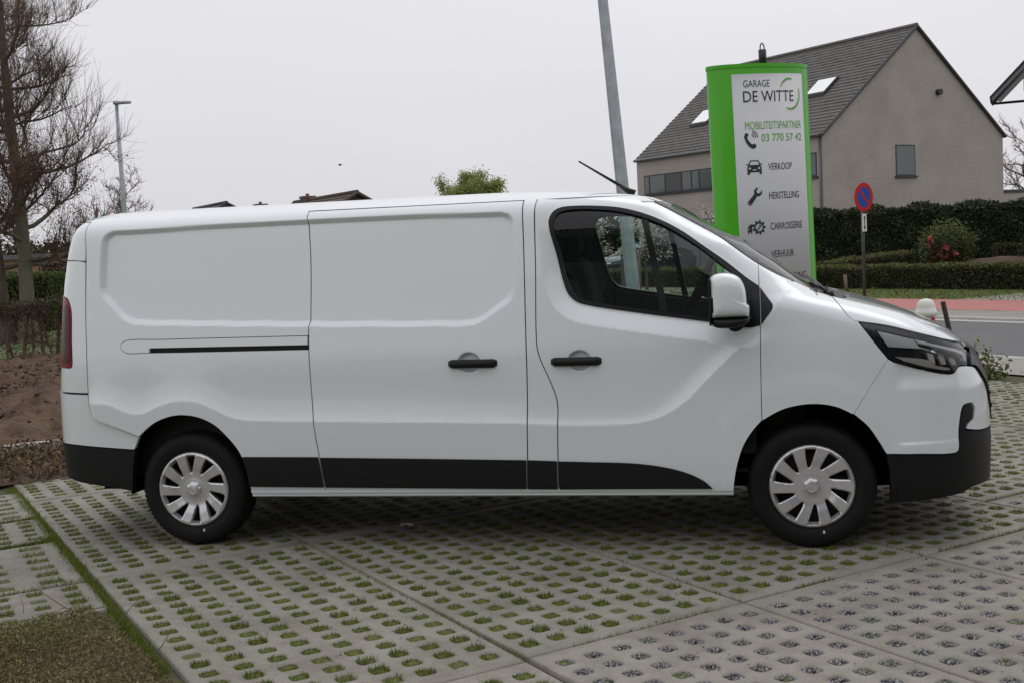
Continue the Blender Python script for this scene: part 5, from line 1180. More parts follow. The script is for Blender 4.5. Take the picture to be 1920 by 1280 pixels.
q = MB(); q.tube([S(HA0-.06, HB1-.12, HE-.1), S(HA0-.06, HB1-.12, 0)], .055, 10); q.build('downpipe', M['pipe'], house)
def window(a0, a1, b0, b1, z0, z1, plane, div=(), infill=(), curtain=False, sill=True):
    """plane 'a': in the side wall a=a0; 'b': in the gable b=b1"""
    d = .06
    if plane == 'b': fr = hb((a0, b1-.05, z0), (a1, b1+.012, z1), 'window', M['frame'], house)
    else: fr = hb((a0-.012, b0, z0), (a0+.05, b1, z1), 'window', M['frame'], house)
    edges = [0]+list(div)+[1]
    for i in range(len(edges)-1):
        mm = M['panelgrey'] if i in infill else (M['curtain'] if curtain and i == 0 else M['pane'])
        if plane == 'b': hb((a0+(a1-a0)*edges[i]+d, b1+.013, z0+d), (a0+(a1-a0)*edges[i+1]-d, b1+.018, z1-d), 'pane', M['pane'] if not infill else mm, fr)
        else: hb((a0-.018, b0+(b1-b0)*edges[i]+d, z0+d), (a0-.013, b0+(b1-b0)*edges[i+1]-d, z1-d), 'pane' if i not in infill else 'infill_panel', mm, fr)
    if sill:
        if plane == 'b': hb((a0-.08, b1+.013, z0-.08), (a1+.08, b1+.10, z0-.005), 'sill', M['frame'], fr)
        else: hb((a0-.10, b0-.08, z0-.08), (a0-.013, b1+.08, z0-.005), 'sill', M['frame'], fr)
window(37.55, 38.85, None, HB1, 4.02, 5.42, 'b')
window(HA0, None, -44.1, -36.5, 4.02, 5.02, 'a', (.06, .23, .40, .50, .58, .75), (2,))
window(HA0, None, -33.0, -31.95, 4.08, 5.12, 'a')
window(HA0, None, -44.2, -33.4, .1, 2.6, 'a', (.2, .4, .6, .8), (0, 1, 2, 3, 4), sill=False)
q = MB(); q.tube([S(40.45, HB1+.0, 7.82), S(40.45, HB1+.22, 7.82)], .14, 12); q.build('wall_vent', M['frame'], house)
# low flat wing at the right of the house, and the entrance canopy
wing = thing('flat_wing', 'low flat roofed brick wing at the right of the house', 'building', tuple(S(49, -31)), TH)
hb((45.15, -38, -.1), (56, -31.9, 3.15), 'wall', M['brick'], wing); hb((45.15, -38.05, 3.15), (56.1, -31.85, 3.30), 'roof_edge', M['frame'], wing)
# ------------------------------------------------------------------ house whose eaves reach in at the right edge
M['fascia'] = mat('grey_fascia', (.13, .135, .14), .6); M['soffit'] = mat('dark_soffit', (.02, .02, .022), .8)
RX = Matrix.Translation((5.564, 25.132, 0)) @ Matrix.Rotation(.2127-.45, 4, 'Z')
gh = thing('gable_house', 'house with overhanging grey edged gable at the right edge', 'house', tuple(RX @ Vector((5, 1.5, 0))), .2127-.45)
def gp(V): return np.array([RX @ Vector(v) for v in V])
q = MB(); q.add(gp([(1.1, .8, -.1), (9, .8, -.1), (9, .8, 4.9), (5.0, .8, 9.0), (1.1, .8, 5.2)]), [(0, 1, 2, 3, 4)]); q.add(gp([(1.1, .8, -.1), (1.1, 9, -.1), (1.1, 9, 5.2), (1.1, .8, 5.2)]), [(0, 1, 2, 3)]); q.build('wall', M['soffit'], gh)
q = MB(); c = [(0, 4.73), (.05, 4.86), (5, 10.0), (10, 4.86), (9.9, 4.7), (5, 9.75), (.12, 4.73)]
for (yo, pts, m, nm) in ((0, [(0, 4.72), (5, 9.85), (5, 10.02), (-.02, 4.88)], M['soffit'], 'roof_edge'), (-.03, [(.05, 4.76), (5, 9.74), (5, 9.86), (.03, 4.84)], M['fascia'], 'bargeboard'), (-.015, [(.25, 4.74), (5, 9.5), (5, 9.64), (.14, 4.76)], M['fascia'], 'bargeboard')):
    q = MB(); q.prism([(a, b) for a, b in pts], yo, yo+.12, axis=1, T=RX); q.build(nm, m, gh)
q = MB(); q.add(gp([(0, 0, 4.72), (5, 0, 9.85), (5, .9, 9.85), (0, .9, 4.72)]), [(0, 1, 2, 3)]); q.add(gp([(5, 0, 9.85), (10, 0, 4.72), (10, .9, 4.72), (5, .9, 9.85)]), [(0, 1, 2, 3)]); q.build('roof', M['tile'], gh)
q = MB(); q.add(gp([(.05, .05, 4.735), (1.1, .05, 4.735), (1.1, .75, 4.735), (.05, .75, 4.735)]), [(0, 1, 2, 3)]); q.build('soffit', M['soffit'], gh)
q = MB(); q.box((.78, .02, 4.95), (.83, .08, 5.45), T=RX); q.build('bracket', M['fascia'], gh)
# ------------------------------------------------------------------ houses behind the van
M['redbrick'] = brick_mat('red_brick', (.23, .105, .065), (.19, .085, .055), (.22, .18, .15), 1.0); M['oldtile'] = mat('mossy_tile', (.070, .055, .045), .9, col2=(.095, .082, .055), vscale=2.2, bump=.5, bscale=16, obj_rand=.08); M['render'] = mat('pale_render', (.55, .52, .48), .9, var=.05, vscale=3); M['slate'] = mat('dark_slate', (.05, .05, .055), .7, var=.15, vscale=6)
def simple_house(label, c, rz, L_, W_, eave, ridge, wallm, roofm, courses=10, gable=None, extras=()):
    t = thing('house', label, 'house', (c[0], c[1], 0), rz, 'houses seen over the van roof'); X = Matrix.Translation((c[0], c[1], 0)) @ Matrix.Rotation(rz, 4, 'Z')
    def w(V): return np.array([X @ Vector(v) for v in V])
    q = MB()
    for x in (-L_/2, L_/2): q.add(w([(x, -W_/2, 0), (x, W_/2, 0), (x, W_/2, eave), (x, 0, ridge-.05), (x, -W_/2, eave)]), [(0, 1, 2, 3, 4)], mi=1 if gable is not None else 0)
    for y in (-W_/2, W_/2): q.add(w([(-L_/2, y, 0), (L_/2, y, 0), (L_/2, y, eave), (-L_/2, y, eave)]), [(0, 1, 2, 3)])
    q.build('wall', [wallm, gable or wallm], t)
    for s_ in (-1, 1):
        q = MB(); q.add(w([(-L_/2-.25, s_*(W_/2+.3), eave-.25), (L_/2+.25, s_*(W_/2+.3), eave-.25), (L_/2+.25, 0, ridge), (-L_/2-.25, 0, ridge)]), [(0, 1, 2, 3)]); r_ = q.build('roof', roofm, t)
        for k in range(courses):
            a, b = k/courses, (k+1.05)/courses; q = MB()
            def rp(x, u, up): return (x, s_*(W_/2+.3)*(1-u), eave-.25+(ridge-eave+.25)*u+up)
            q.add(w([rp(-L_/2-.26, a, .09), rp(L_/2+.26, a, .09), rp(L_/2+.26, min(b, 1), .03), rp(-L_/2-.26, min(b, 1), .03), rp(-L_/2-.26, a, 0), rp(L_/2+.26, a, 0)]), [(0, 1, 2, 3), (0, 4, 5, 1)]); q.build('tile_course', roofm, r_)
        for x in (-L_/2-.27, L_/2+.27):
            q = MB(); q.tube(w([(x, s_*(W_/2+.3), eave-.2), (x, 0, ridge+.04)]), .09, 6, smooth=False); q.build('verge', roofm, r_)
    q = MB(); q.tube(w([(-L_/2-.26, 0, ridge+.07), (L_/2+.26, 0, ridge+.07)]), .12, 6); q.build('ridge', roofm, t)
    for (x, y, z0, z1, s_, m) in extras:
        q = MB(); q.box((x-s_, y-s_, z0), (x+s_, y+s_, z1), .03, T=X)
        if s_ > .2: q.box((x-s_*1.15, y-s_*1.15, z1), (x+s_*1.15, y+s_*1.15, z1+.12), .02, T=X); q.tube([X @ Vector((x, y, z1+.1)), X @ Vector((x, y, z1+.26))], .11, 8)
        q.build('chimney' if s_ > .2 else 'vent_pipe', m, t)
    return t
# coordinates: ridge ends found from their bearings at about 60 m and 75 m
simple_house('mossy tiled house with a dark gable, the largest roof above the van', (-23.6, 54.2), math.radians(-48), 9.0, 8.2, 2.6, 4.80, M['redbrick'], M['oldtile'], 12, M['slate'], ((-2.5, 0, 4.4, 4.98, .33, M['redbrick']), (-.2, -1.2, 3.9, 4.95, .07, M['slate'])))
simple_house('house with a small slate roof and pale gable above the van rear', (-36.2, 66.0), math.radians(-48), 7.5, 5.2, 4.0, 5.32, M['render'], M['slate'], 6, M['render'])
simple_house('house hidden behind the van, only its chimney showing', (-31.0, 62.5), math.radians(-48), 6, 6, 2.6, 4.6, M['redbrick'], M['slate'], 6, None, ((0, 0, 4.2, 5.02, .33, M['redbrick']),))
# brick house far left beyond the trees
t = thing('brick_bungalow', 'low orange brick bungalow far beyond the trees at the left', 'house', (-43, 56.5, 0)); X = Matrix.Translation((-42.3, 55.6, 0)) @ Matrix.Rotation(.2127, 4, 'Z')
M['orangebrick'] = brick_mat('orange_brick', (.36, .19, .09), (.32, .165, .08), (.30, .22, .15), 1.0)
q = MB(); q.box((-6, 0, 0), (3.5, 7, 2.35), T=X); q.build('wall', M['orangebrick'], t)
q = MB(); q.box((-6.2, -.25, 2.35), (3.7, 7.2, 2.62), .02, T=X); q.build('roof_edge', M['fascia'], t)
q = MB(); q.box((.25, -.05, 1.2), (.75, .02, 2.0), T=X); q.build('window', M['frame'], t)
q = MB(); q.box((1.4, 2, 2.62), (2.0, 2.6, 3.15), T=X); q.build('chimney', M['redbrick'], t)
# ------------------------------------------------------------------ parked estate car in the drive
M['carpaint'] = mat('dark_car_paint', (.012, .014, .017), .22, coat=.8, spec=.5); M['carglass'] = mat('car_glass', (.02, .025, .028), .05, spec=.9)
def parked_car():
    t = thing('parked_car', 'dark hatchback parked in the drive, seen through the van windows', 'car', tuple(S(28.9, -39.95)), TH)
    def st(x, zt, wb, wt, zb=.90): # x from nose (0) to tail (4.3)
        return [(x, .0, .22), (x, wb*.86, .22), (x, wb*.98, .34), (x, wb, .55), (x, wb*.99, .78), (x, wb*.96, min(zb, zt-.02)), (x, wt, max(zt-.06, min(zb, zt-.02)+.005)), (x, wt*.86, zt-.01), (x, 0, zt)]
    ST_ = [st(0, .62, .55, .45, .58), st(.08, .72, .74, .60, .66), st(.35, .84, .84, .74, .78), st(.9, .95, .87, .78, .86), st(1.25, 1.0, .88, .79, .90), st(1.45, 1.10, .88, .72, .91), st(2.0, 1.42, .88, .64, .93), st(2.5, 1.49, .88, .64, .94), st(3.2, 1.49, .88, .64, .96), st(3.7, 1.44, .87, .63, .98), st(4.05, 1.22, .85, .66, 1.0), st(4.22, .98, .80, .68, .92), st(4.3, .70, .70, .6, .66)]
    n = 9; V = []; 
    for sgn in (1, -1):
        for s_ in ST_: V += [S(26.75+x, -39.95+sgn*y, z) for x, y, z in s_]
    B = MB(); Fb = []; Fg = []
    m = len(ST_)
    for h in (0, 1):
        for i in range(m-1):
            for j in range(n-1):
                f = (h*m*n+i*n+j, h*m*n+(i+1)*n+j, h*m*n+(i+1)*n+j+1, h*m*n+i*n+j+1)
                (Fg if (j == 5 and 5 <= i <= 9) or (j in (6, 7) and i in (4, 5, 9, 10)) else Fb).append(f)
        Fb += [tuple(h*m*n+j for j in range(n)), tuple(h*m*n+(m-1)*n+j for j in range(n))]
    B.add(V, Fb, True); B.build('body', M['carpaint'], t); G = MB(); G.add(V, Fg, False); G.build('windows', M['carglass'], t)
    for x in (.85, 3.5):
        for sgn in (1, -1):
            c = S(26.75+x, -39.95+sgn*.80, .32)
            def lt(prof, nm, mm, par, seg=28):
                q = MB(); q.lathe([(r, h*-sgn) for r, h in prof], seg, axis=1); o = q.build(nm, mm, par, loc=tuple(c), rot=(0, 0, TH)); return o
            w_ = lt([(.2, .02), (.24, .075), (.31, .07), (.325, .03), (.325, -.1)], 'wheel', M['rubber'], t)
            lt([(.21, .06), (.19, .03), (.05, .05), (.001, .055)], 'rim', M['steel_dark'], w_)
            for k in range(5):
                q = MB(); a = 2*math.pi*k/5; q.box((.04, -.06*sgn if sgn > 0 else .03, -.028), (.205, -.03*sgn if sgn > 0 else .06, .028), .004, T=Matrix.Translation(c) @ Matrix.Rotation(TH, 4, 'Z') @ Matrix.Rotation(a, 4, 'Y')); q.build('spoke', M['silver'], w_)
    for sgn in (1, -1):
        q = MB(); q.box((.12, -.15, -.05), (.34, .10, .05), .03, T=Matrix.Translation(S(26.75, -39.95+sgn*.66, .68)) @ Matrix.Rotation(TH-sgn*.5, 4, 'Z')); q.build('headlamp', M['chrome'], t)
        q = MB(); q.box((-.05, -.10, -.06), (.08, .10, .06), .03, T=Matrix.Translation(S(28.35, -39.95+sgn*.98, 1.0)) @ Matrix.Rotation(TH, 4, 'Z')); q.build('wing_mirror', M['carpaint'], t)
    q = MB(); q.box((-.02, -.26, -.055), (.01, .26, .055), T=Matrix.Translation(S(26.80, -39.95, .45)) @ Matrix.Rotation(TH, 4, 'Z')); q.build('number_plate', M['signwhite'], t)
parked_car()
pb = thing('letterbox_column', 'grey metal letterbox column by the drive, seen through the window', 'letterbox', tuple(S(19.2, -27.4)))
p_ = S(19.2, -27.4); q = MB(); q.box((-.2, -.15, 0), (.2, .15, 1.25), .01, T=Matrix.Translation(p_) @ Matrix.Rotation(.2, 4, 'Z')); q.build('column', M['postgrey'], pb)
q = MB(); q.box((-.13, -.157, 1.0), (.13, -.15, 1.04), T=Matrix.Translation(p_) @ Matrix.Rotation(.2, 4, 'Z')); q.build('slot', M['blackmetal'], pb)
strip('house_drive', 17.36, 33.0, -44, -24, -.008, M['paver'])
# ------------------------------------------------------------------ vegetation
M['bark'] = mat('bark', (.085, .068, .052), .95, var=.35, vscale=9, bump=.7, bscale=18, bdist=.02, stretch=(1, 1, .3))
M['barkgreen'] = mat('mossy_bark', (.11, .095, .07), .95, col2=(.145, .14, .095), vscale=4, bump=.7, bscale=18, bdist=.02, stretch=(1, 1, .3))
M['twig'] = mat('twig', (.135, .086, .058), .9); M['twigpale'] = mat('pale_twig', (.20, .16, .13), .9)
M['rust'] = leaf_mat('rusty_leaf', (.07, .032, .014), (.16, .075, .032), .2)
M['hedge'] = leaf_mat('hedge_leaf', (.016, .026, .009), (.055, .068, .022), .12); M['box'] = leaf_mat('clipped_leaf', (.022, .028, .008), (.070, .075, .022), .15); M['boxlit'] = leaf_mat('clipped_lit_leaf', (.09, .10, .03), (.15, .15, .05), .2)  # lighter copy of the clipped leaf paints light on the hedge tops
M['core'] = mat('hedge_core', (.014, .018, .008), 1.0); M['shrub'] = leaf_mat('shrub_leaf', (.065, .09, .02), (.15, .17, .055), .25); M['greenhedge'] = leaf_mat('green_hedge_leaf', (.055, .08, .018), (.13, .155, .045), .2); M['spring'] = leaf_mat('spring_leaf', (.20, .25, .06), (.36, .40, .14), .35)
M['camleaf'] = leaf_mat('camellia_leaf', (.014, .030, .010), (.04, .06, .02), .1); M['pink'] = leaf_mat('pink_flower', (.50, .06, .07), (.62, .16, .14), .2); M['blossom'] = leaf_mat('white_blossom', (.55, .54, .46), (.75, .74, .66), .3)
M['beech'] = leaf_mat('bronze_hedge_leaf', (.042, .034, .015), (.085, .072, .034), .15); M['brown'] = leaf_mat('brown_needles', (.12, .092, .038), (.27, .21, .105), .1); M['olive'] = leaf_mat('olive_needles', (.10, .125, .028), (.20, .205, .065), .1); M['copper'] = leaf_mat('copper_leaf', (.030, .014, .010), (.065, .03, .02), .1)
def tubes(name, BR, m, sides=3):
    """BR: list of (points (k,3), radii (k,)) -> one mesh"""
    VV = []; FF = []; n = 0
    for P, R in BR:
        P = np.asarray(P, float); R = np.asarray(R, float); k = len(P)
        d = P[-1]-P[0]; d /= np.linalg.norm(d)+1e-9; u = np.cross(d, (.3, .5, .81)); u /= np.linalg.norm(u)+1e-9; w = np.cross(d, u)
        a = 2*np.pi*np.arange(sides)/sides; c = np.cos(a)[:, None]*u+np.sin(a)[:, None]*w
        VV.append((P[:, None]+R[:, None, None]*c[None]).reshape(-1, 3)); i = np.arange(k-1)[:, None]*sides; j = np.arange(sides)[None]; j2 = (j+1) % sides
        FF.append((np.stack([i+j, i+j2, i+sides+j2, i+sides+j], -1).reshape(-1, 4))+n); n += k*sides
    return fast(name, np.vstack(VV), np.vstack(FF), m, smooth=True)
def branch(p, d, L_, k, wob, bend):
    """wandering polyline; bend: pull per step"""
    P = [np.array(p, float)]; d = np.array(d, float); d /= np.linalg.norm(d)
    for i in range(k):
        d = d+rng.normal(size=3)*wob+np.array(bend)/k; d /= np.linalg.norm(d); P.append(P[-1]+d*L_/k)
    return np.array(P)
def bare_tree(label, name, base, H_, r0, limbs, spread, cat='tree', lean=(0, 0), first=.25, up=.35, sub=7, twigs=9, leafm=None, nleaf=0, leafsize=.05, twigm='twig', barkm='bark', group=None, tw=.0045, leafz=(0, 1), droop=0.0, az=None, thick=.5, tl=.55, cone=.55):
    t = thing(name, label, cat, tuple(base), 0, group); base = np.array(base, float)
    tz = np.linspace(0, 1, 14); TP = base+np.stack([lean[0]*tz*H_+.02*H_*np.sin(tz*7)*.3, lean[1]*tz*H_, tz*H_], 1); TR = r0*(1-.80*tz)*(1+.5*np.exp(-tz*30)); big = [(TP, TR)]; med = []; fine = []; LP = []
    for i in range(limbs):
        f = first+(1-first)*(i+rng.random()*.6)/limbs; f = min(f, .985); p = np.array([np.interp(f, tz, TP[:, c]) for c in range(3)]); r = np.interp(f, tz, TR)*thick
        a = i*2.4+rng.normal()*.3 if az is None else az[i % len(az)]+rng.normal()*.35
        L_ = spread*(1-cone*f)*(.75+.5*rng.random()); d = np.array([math.cos(a), math.sin(a), up*(.5+rng.random())])
        P = branch(p, d, L_, 8, .16, (0, 0, .5-droop)); R = np.linspace(r, r*.22, 9); (big if r > .03 else med).append((P, R))
        for j in range(sub):
            g = .25+.75*(j+rng.random())/sub; ip = min(int(g*8), 7); q = P[ip]+(P[ip+1]-P[ip])*(g*8-ip); dd = (P[ip+1]-P[ip]); dd /= np.linalg.norm(dd)+1e-9; dd = dd*.6+rng.normal(size=3)*.55+[0, 0, .25-droop*.6]
            l2 = L_*.42*(1.1-.5*g)*(.6+.7*rng.random()); P2 = branch(q, dd, l2, 5, .2, (0, 0, .4-droop)); med.append((P2, np.linspace(max(r*.28, tw*2), tw*1.2, 6)))
            for k in range(twigs):
                g2 = .15+.85*rng.random(); i2 = min(int(g2*5), 4); q2 = P2[i2]+(P2[i2+1]-P2[i2])*(g2*5-i2); d3 = (P2[i2+1]-P2[i2])/(l2/5+1e-9)*.7+rng.normal(size=3)*.6+[0, 0, .25-droop]
                l3 = l2*tl*(.5+.8*rng.random()); P3 = branch(q2, d3, l3, 3, .18, (0, 0, .3-droop)); fine.append((P3, np.array([tw, tw*.8, tw*.6, tw*.4])))
                LP.append(P3[2]); LP.append(P3[1])
    o = obj('trunk', tubes('trunk', big, M[barkm], 8), t); obj('branches', tubes('branches', med, M[twigm], 4), t)['kind'] = 'stuff'; obj('twigs', tubes('twigs', fine, M[twigm], 3), t)['kind'] = 'stuff'
    if leafm:
        LP = np.array(LP); z = (LP[:, 2]-base[2])/H_; LP = LP[(z >= leafz[0]) & (z <= leafz[1])]
        P = LP[rng.integers(0, len(LP), nleaf)]+rng.normal(size=(nleaf, 3))*leafsize*1.5; V, F = leaves(P, leafsize); obj('foliage', fast('foliage', V, F, M[leafm]), t)['kind'] = 'stuff'
    return t
# --- two big limes beyond the field, at the left
bare_tree('tall bare tree with brown twigs and straight trunk, nearest the van', 'lime_tree', (-17.37, 17.82, -.05), 10.5, .19, 34, 2.15, lean=(.0, 0), first=.17, up=.12, sub=15, twigs=17, thick=.42, tl=1.2, cone=.3, barkm='barkgreen', leafm='rust', nleaf=4500, leafsize=.055, leafz=(.15, .42), tw=.0048, group='bare trees beyond the soil field', droop=-.28)
bare_tree('bare tree with dark leaning trunk cut by the left edge', 'lime_tree', (-17.95, 17.75, -.05), 10.0, .20, 26, 2.8, lean=(-.06, .0), first=.16, up=.2, sub=13, twigs=14, thick=.38, tl=1.2, cone=.3, leafm='rust', nleaf=4000, leafsize=.055, leafz=(.12, .5), tw=.0052, group='bare trees beyond the soil field', droop=-.25)
bare_tree('small bare shrub tree behind the leafless hedge at left', 'shrub_tree', (-20.6, 26.5, -.05), 3.6, .08, 10, 1.9, first=.15, up=.5, sub=7, twigs=8, tw=.006, twigm='twigpale')
# --- far bare trees
bare_tree('round bare tree far away behind the slender lamp post', 'bare_tree', (-42.7, 66.2, 0), 7.1, .18, 20, 3.4, first=.25, up=.7, sub=8, twigs=8, tw=.012, twigm='twigpale')
bare_tree('pale bare tree far away at the right edge', 'bare_tree', (17.6, 79.2, 0), 7.6, .25, 20, 4.4, first=.25, up=.6, sub=8, twigs=9, tw=.013, twigm='twigpale')
bare_tree('willow in fresh yellow green leaf behind the van roof', 'willow_tree', (-14.7, 51.6, 0), 4.4, .20, 28, 2.9, first=.3, up=.5, sub=7, twigs=8, tw=.008, leafm='spring', nleaf=60000, leafsize=.10, leafz=(.3, 1.25), droop=.02)
# --- flowering saplings seen through the cab
for lab, p, h in (('white flowering sapling at the left in the van window', S(16.6, -25.9), 2.3), ('white flowering sapling beside the lamp post in the window', S(18.3, -25.2), 2.2), ('white flowering sapling before the grey wall in the window', S(21.5, -25.3), 2.3)):
    bare_tree(lab, 'flowering_tree', tuple(p), h, .05, 12, 1.25, first=.35, up=.5, sub=6, twigs=6, tw=.006, leafm='blossom', nleaf=900, leafsize=.07, leafz=(.35, 1.2), group='flowering saplings across the road')
# --- hedges
def hedge(label, name, p0, p1, w, h, leafm, n, size, topm=None, core=True, bump=.05, z0=0.0, group=None, cat='hedge', h1=None, corem='core', fill=1.0):
    n = int(n*1.9); size = size*1.2; p0 = np.array(p0[:2], float); p1 = np.array(p1[:2], float); L_ = np.linalg.norm(p1-p0); u = (p1-p0)/L_; v = np.array([-u[1], u[0]]); h1 = h1 or h
    c = (p0+p1)/2; t = thing(name, label, cat, (c[0], c[1], z0), 0, group)
    def hh(s_): return h+(h1-h)*s_/L_
    if core:
        k = max(2, int(L_/1.0)); V = []; F = []
        for i in range(k+1):
            s_ = L_*i/k
            for y, zz in ((-w/2+size*1.2, z0-.05), (-w/2+size*1.2, z0+hh(s_)-size*1.3), (w/2-size*1.2, z0+hh(s_)-size*1.3), (w/2-size*1.2, z0-.05)): V.append([*(p0+u*s_+v*y), zz])
        for i in range(k):
            for j in range(3): F.append((4*i+j, 4*i+4+j, 4*i+5+j, 4*i+1+j))
        F += [(0, 1, 2, 3), (4*k, 4*k+1, 4*k+2, 4*k+3)]; q = MB(); q.add(V, F); q.build('branches', M[corem], t)
    # leaves on the shell
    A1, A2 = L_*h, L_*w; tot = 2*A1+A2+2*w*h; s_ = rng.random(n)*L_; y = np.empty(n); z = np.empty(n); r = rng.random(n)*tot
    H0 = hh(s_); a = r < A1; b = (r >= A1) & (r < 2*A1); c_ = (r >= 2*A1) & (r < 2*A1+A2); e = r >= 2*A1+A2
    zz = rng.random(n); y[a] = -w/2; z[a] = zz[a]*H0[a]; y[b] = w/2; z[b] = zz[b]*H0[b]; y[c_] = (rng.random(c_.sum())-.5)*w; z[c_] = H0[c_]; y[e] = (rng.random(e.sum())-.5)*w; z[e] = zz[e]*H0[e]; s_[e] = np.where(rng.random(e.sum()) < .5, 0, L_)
    lump = bump*(np.sin(s_*3.1+z*4)+np.sin(s_*7.3-z*5+y*3)*.6); y = y*(1+0)+np.sign(y)*lump*(a | b)+rng.normal(size=n)*size*.35; z = z+lump*c_+rng.normal(size=n)*size*.3; s_ = s_+rng.normal(size=n)*size*.3
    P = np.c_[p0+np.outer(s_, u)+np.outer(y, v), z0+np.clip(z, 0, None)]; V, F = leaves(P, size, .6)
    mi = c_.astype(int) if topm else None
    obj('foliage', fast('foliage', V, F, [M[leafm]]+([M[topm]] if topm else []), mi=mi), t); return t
hedge('low clipped hedge with painted lit top along the grass verge', 'clipped_hedge', S(21.4, -34), S(21.5, -10), .75, .60, 'box', 30000, .055, 'boxlit', bump=.02)
hedge('short clipped hedge running back from the low hedge', 'clipped_hedge', S(22.1, -21.3), S(27.2, -22.3), .6, .70, 'box', 6500, .055, 'boxlit', bump=.02, h1=.86)
hedge('tall dark evergreen hedge in front of the brick house', 'evergreen_hedge', S(27.4, -28.6), S(36.0, -23.0), 1.0, 2.42, 'hedge', 26000, .085, bump=.10)
hedge('tall dark hedge at the right edge beyond the garden', 'evergreen_hedge', S(35.8, -22.6), S(41.5, -19.0), 1.0, 2.35, 'hedge', 9000, .09, bump=.05)
hedge('knee high dark hedge behind the shrub in the garden', 'clipped_hedge', S(29.2, -20.3), S(31.0, -19.2), .5, .55, 'box', 2200, .06, z0=.4, bump=.02)
hedge('green ground cover bed in front of the parked car', 'ground_cover', S(25.0, -41), S(25.2, -26), 1.6, .35, 'spring', 9000, .07, bump=.04, cat='plants')
# --- garden soil mound with its shrubs
def mound():
    na, nb = 30, 30; A, B = np.meshgrid(np.linspace(22.2, 33, na), np.linspace(-20.8, -11, nb), indexing='ij'); Z = .62*np.clip((A-22.2)/4.2, 0, 1)**.8*np.clip((B+20.8)/1.5, 0, 1)+rng.normal(size=A.shape)*.015-.02
    idx = np.arange(na*nb).reshape(na, nb); F = np.stack([idx[:-1, :-1], idx[:-1, 1:], idx[1:, 1:], idx[1:, :-1]], -1).reshape(-1, 4)
    tag(obj('garden_bed', fast('garden_bed', SA(A, B, Z).reshape(-1, 3), F, M['soil'], smooth=True)), kind='structure')
mound()
def bush(label, name, c, r, h, leafm, n, size, stems=40, flowers=0, flm='pink', z0=0, squash=1.0, cat='shrub'):
    t = thing(name, label, cat, (c[0], c[1], z0)); c = np.array([c[0], c[1], z0]); BR = []; LP = []
    for i in range(stems):
        a = rng.random()*6.28; e = rng.random()**.5; d = np.array([math.cos(a)*e*r/h*1.1, math.sin(a)*e*r/h*1.1, 1]); L_ = h*(.75+.35*rng.random())*(1-.25*e); P = branch(c+rng.normal(size=3)*[.08*r, .08*r, 0], d, L_, 6, .10, (0, 0, .1)); BR.append((P, np.linspace(.018, .004, 7)))
        for k in range(10):
            f = .25+.75*rng.random(); i_ = min(int(f*6), 5); LP.append(P[i_]+(P[i_+1]-P[i_])*(f*6-i_))
    obj('stems', tubes('stems', BR, M['twig'], 4), t)['kind'] = 'stuff'; LP = np.array(LP); P = LP[rng.integers(0, len(LP), n)]+rng.normal(size=(n, 3))*size*2.0; P[:, 2] = np.maximum(P[:, 2], z0+.02); V, F = leaves(P, size); obj('foliage', fast('foliage', V, F, M[leafm]), t)
    if flowers:
        Q = LP[rng.integers(0, len(LP), flowers)]+rng.normal(size=(flowers, 3))*size*1.5; Q = np.repeat(Q, 9, 0)+rng.normal(size=(flowers*9, 3))*.02; V, F = leaves(Q, .10, .9); obj('flowers', fast('flowers', V, F, M[flm]), t)['kind'] = 'stuff'
bush('loose yellow green shrub behind the flowering bush', 'garden_shrub', S(25.9, -19.6), 1.25, 1.5, 'shrub', 9000, .085, 80, z0=.42)
bush('dark green bush dotted with pink flowers in the garden', 'camellia', S(23.9, -18.4), .52, 1.0, 'camleaf', 2600, .08, 40, 46, z0=.42)
bush('small dark shrub at the right of the flower garden', 'garden_shrub', S(28.3, -18.4), .5, .55, 'hedge', 900, .08, 30, z0=.55)
bush('scraggy weed growing at the kerb ahead of the van nose', 'weed', (1.95, 5.9), .12, .50, 'spring', 60, .045, 5, z0=0, cat='weed')
bush('tuft of grass and weeds at the end of the slabs', 'weed', (2.12, 6.35), .28, .16, 'shrub', 500, .05, 24, z0=0, cat='weed')
# --- leafless clipped hedge beyond the field: stems with a bronze top
def stem_hedge():
    p0, p1 = S(-8.5, -20.6)[:2], S(2.8, -18.2)[:2]; t = thing('stem_hedge', 'leafless hedge with bare stems and bronze clipped top beyond the soil', 'hedge', (*((p0+p1)/2), 0)); L_ = np.linalg.norm(p1-p0); u = (p1-p0)/L_; v = np.array([-u[1], u[0]]); BR = []; fine = []
    st = None
    for s_ in np.arange(0, L_, .16):
        b = p0+u*(s_+rng.normal()*.05)+v*rng.normal()*.05; P = branch([*b, -.05], (rng.normal()*.06, rng.normal()*.06, 1), 1.05, 5, .07, (0, 0, .2)); obj('stem', tubes('stem', [(P, np.linspace(.028+.014*rng.random(), .014, 6))], M['twig'], 5), t)
        for k in range(16):
            i_ = rng.integers(1, 5); d = np.array([*(u*rng.normal()+v*rng.normal()*.4), .3+rng.random()*.5]); fine.append((branch(P[i_], d, .35+.2*rng.random(), 3, .2, (0, 0, .1)), np.array([.007, .006, .005, .003])))
    o = obj('twigs', tubes('twigs', fine, M['twig'], 3), t); n = 26000; s_ = rng.random(n)*L_; P = np.c_[p0+np.outer(s_, u)+np.outer((rng.random(n)-.5)*.5, v), .70+.38*rng.random(n)**.7]; V, F = leaves(P, .045, .6)
    n2 = 7000; s2 = rng.random(n2)*L_; P2 = np.c_[p0+np.outer(s2, u)+np.outer((rng.random(n2)-.5)*.4, v), .05+.7*rng.random(n2)]; V2, F2 = leaves(P2, .045, .6); obj('foliage', fast('foliage', np.vstack([V, V2]), np.vstack([F, F2+len(V)]), M['beech']), t)
stem_hedge()
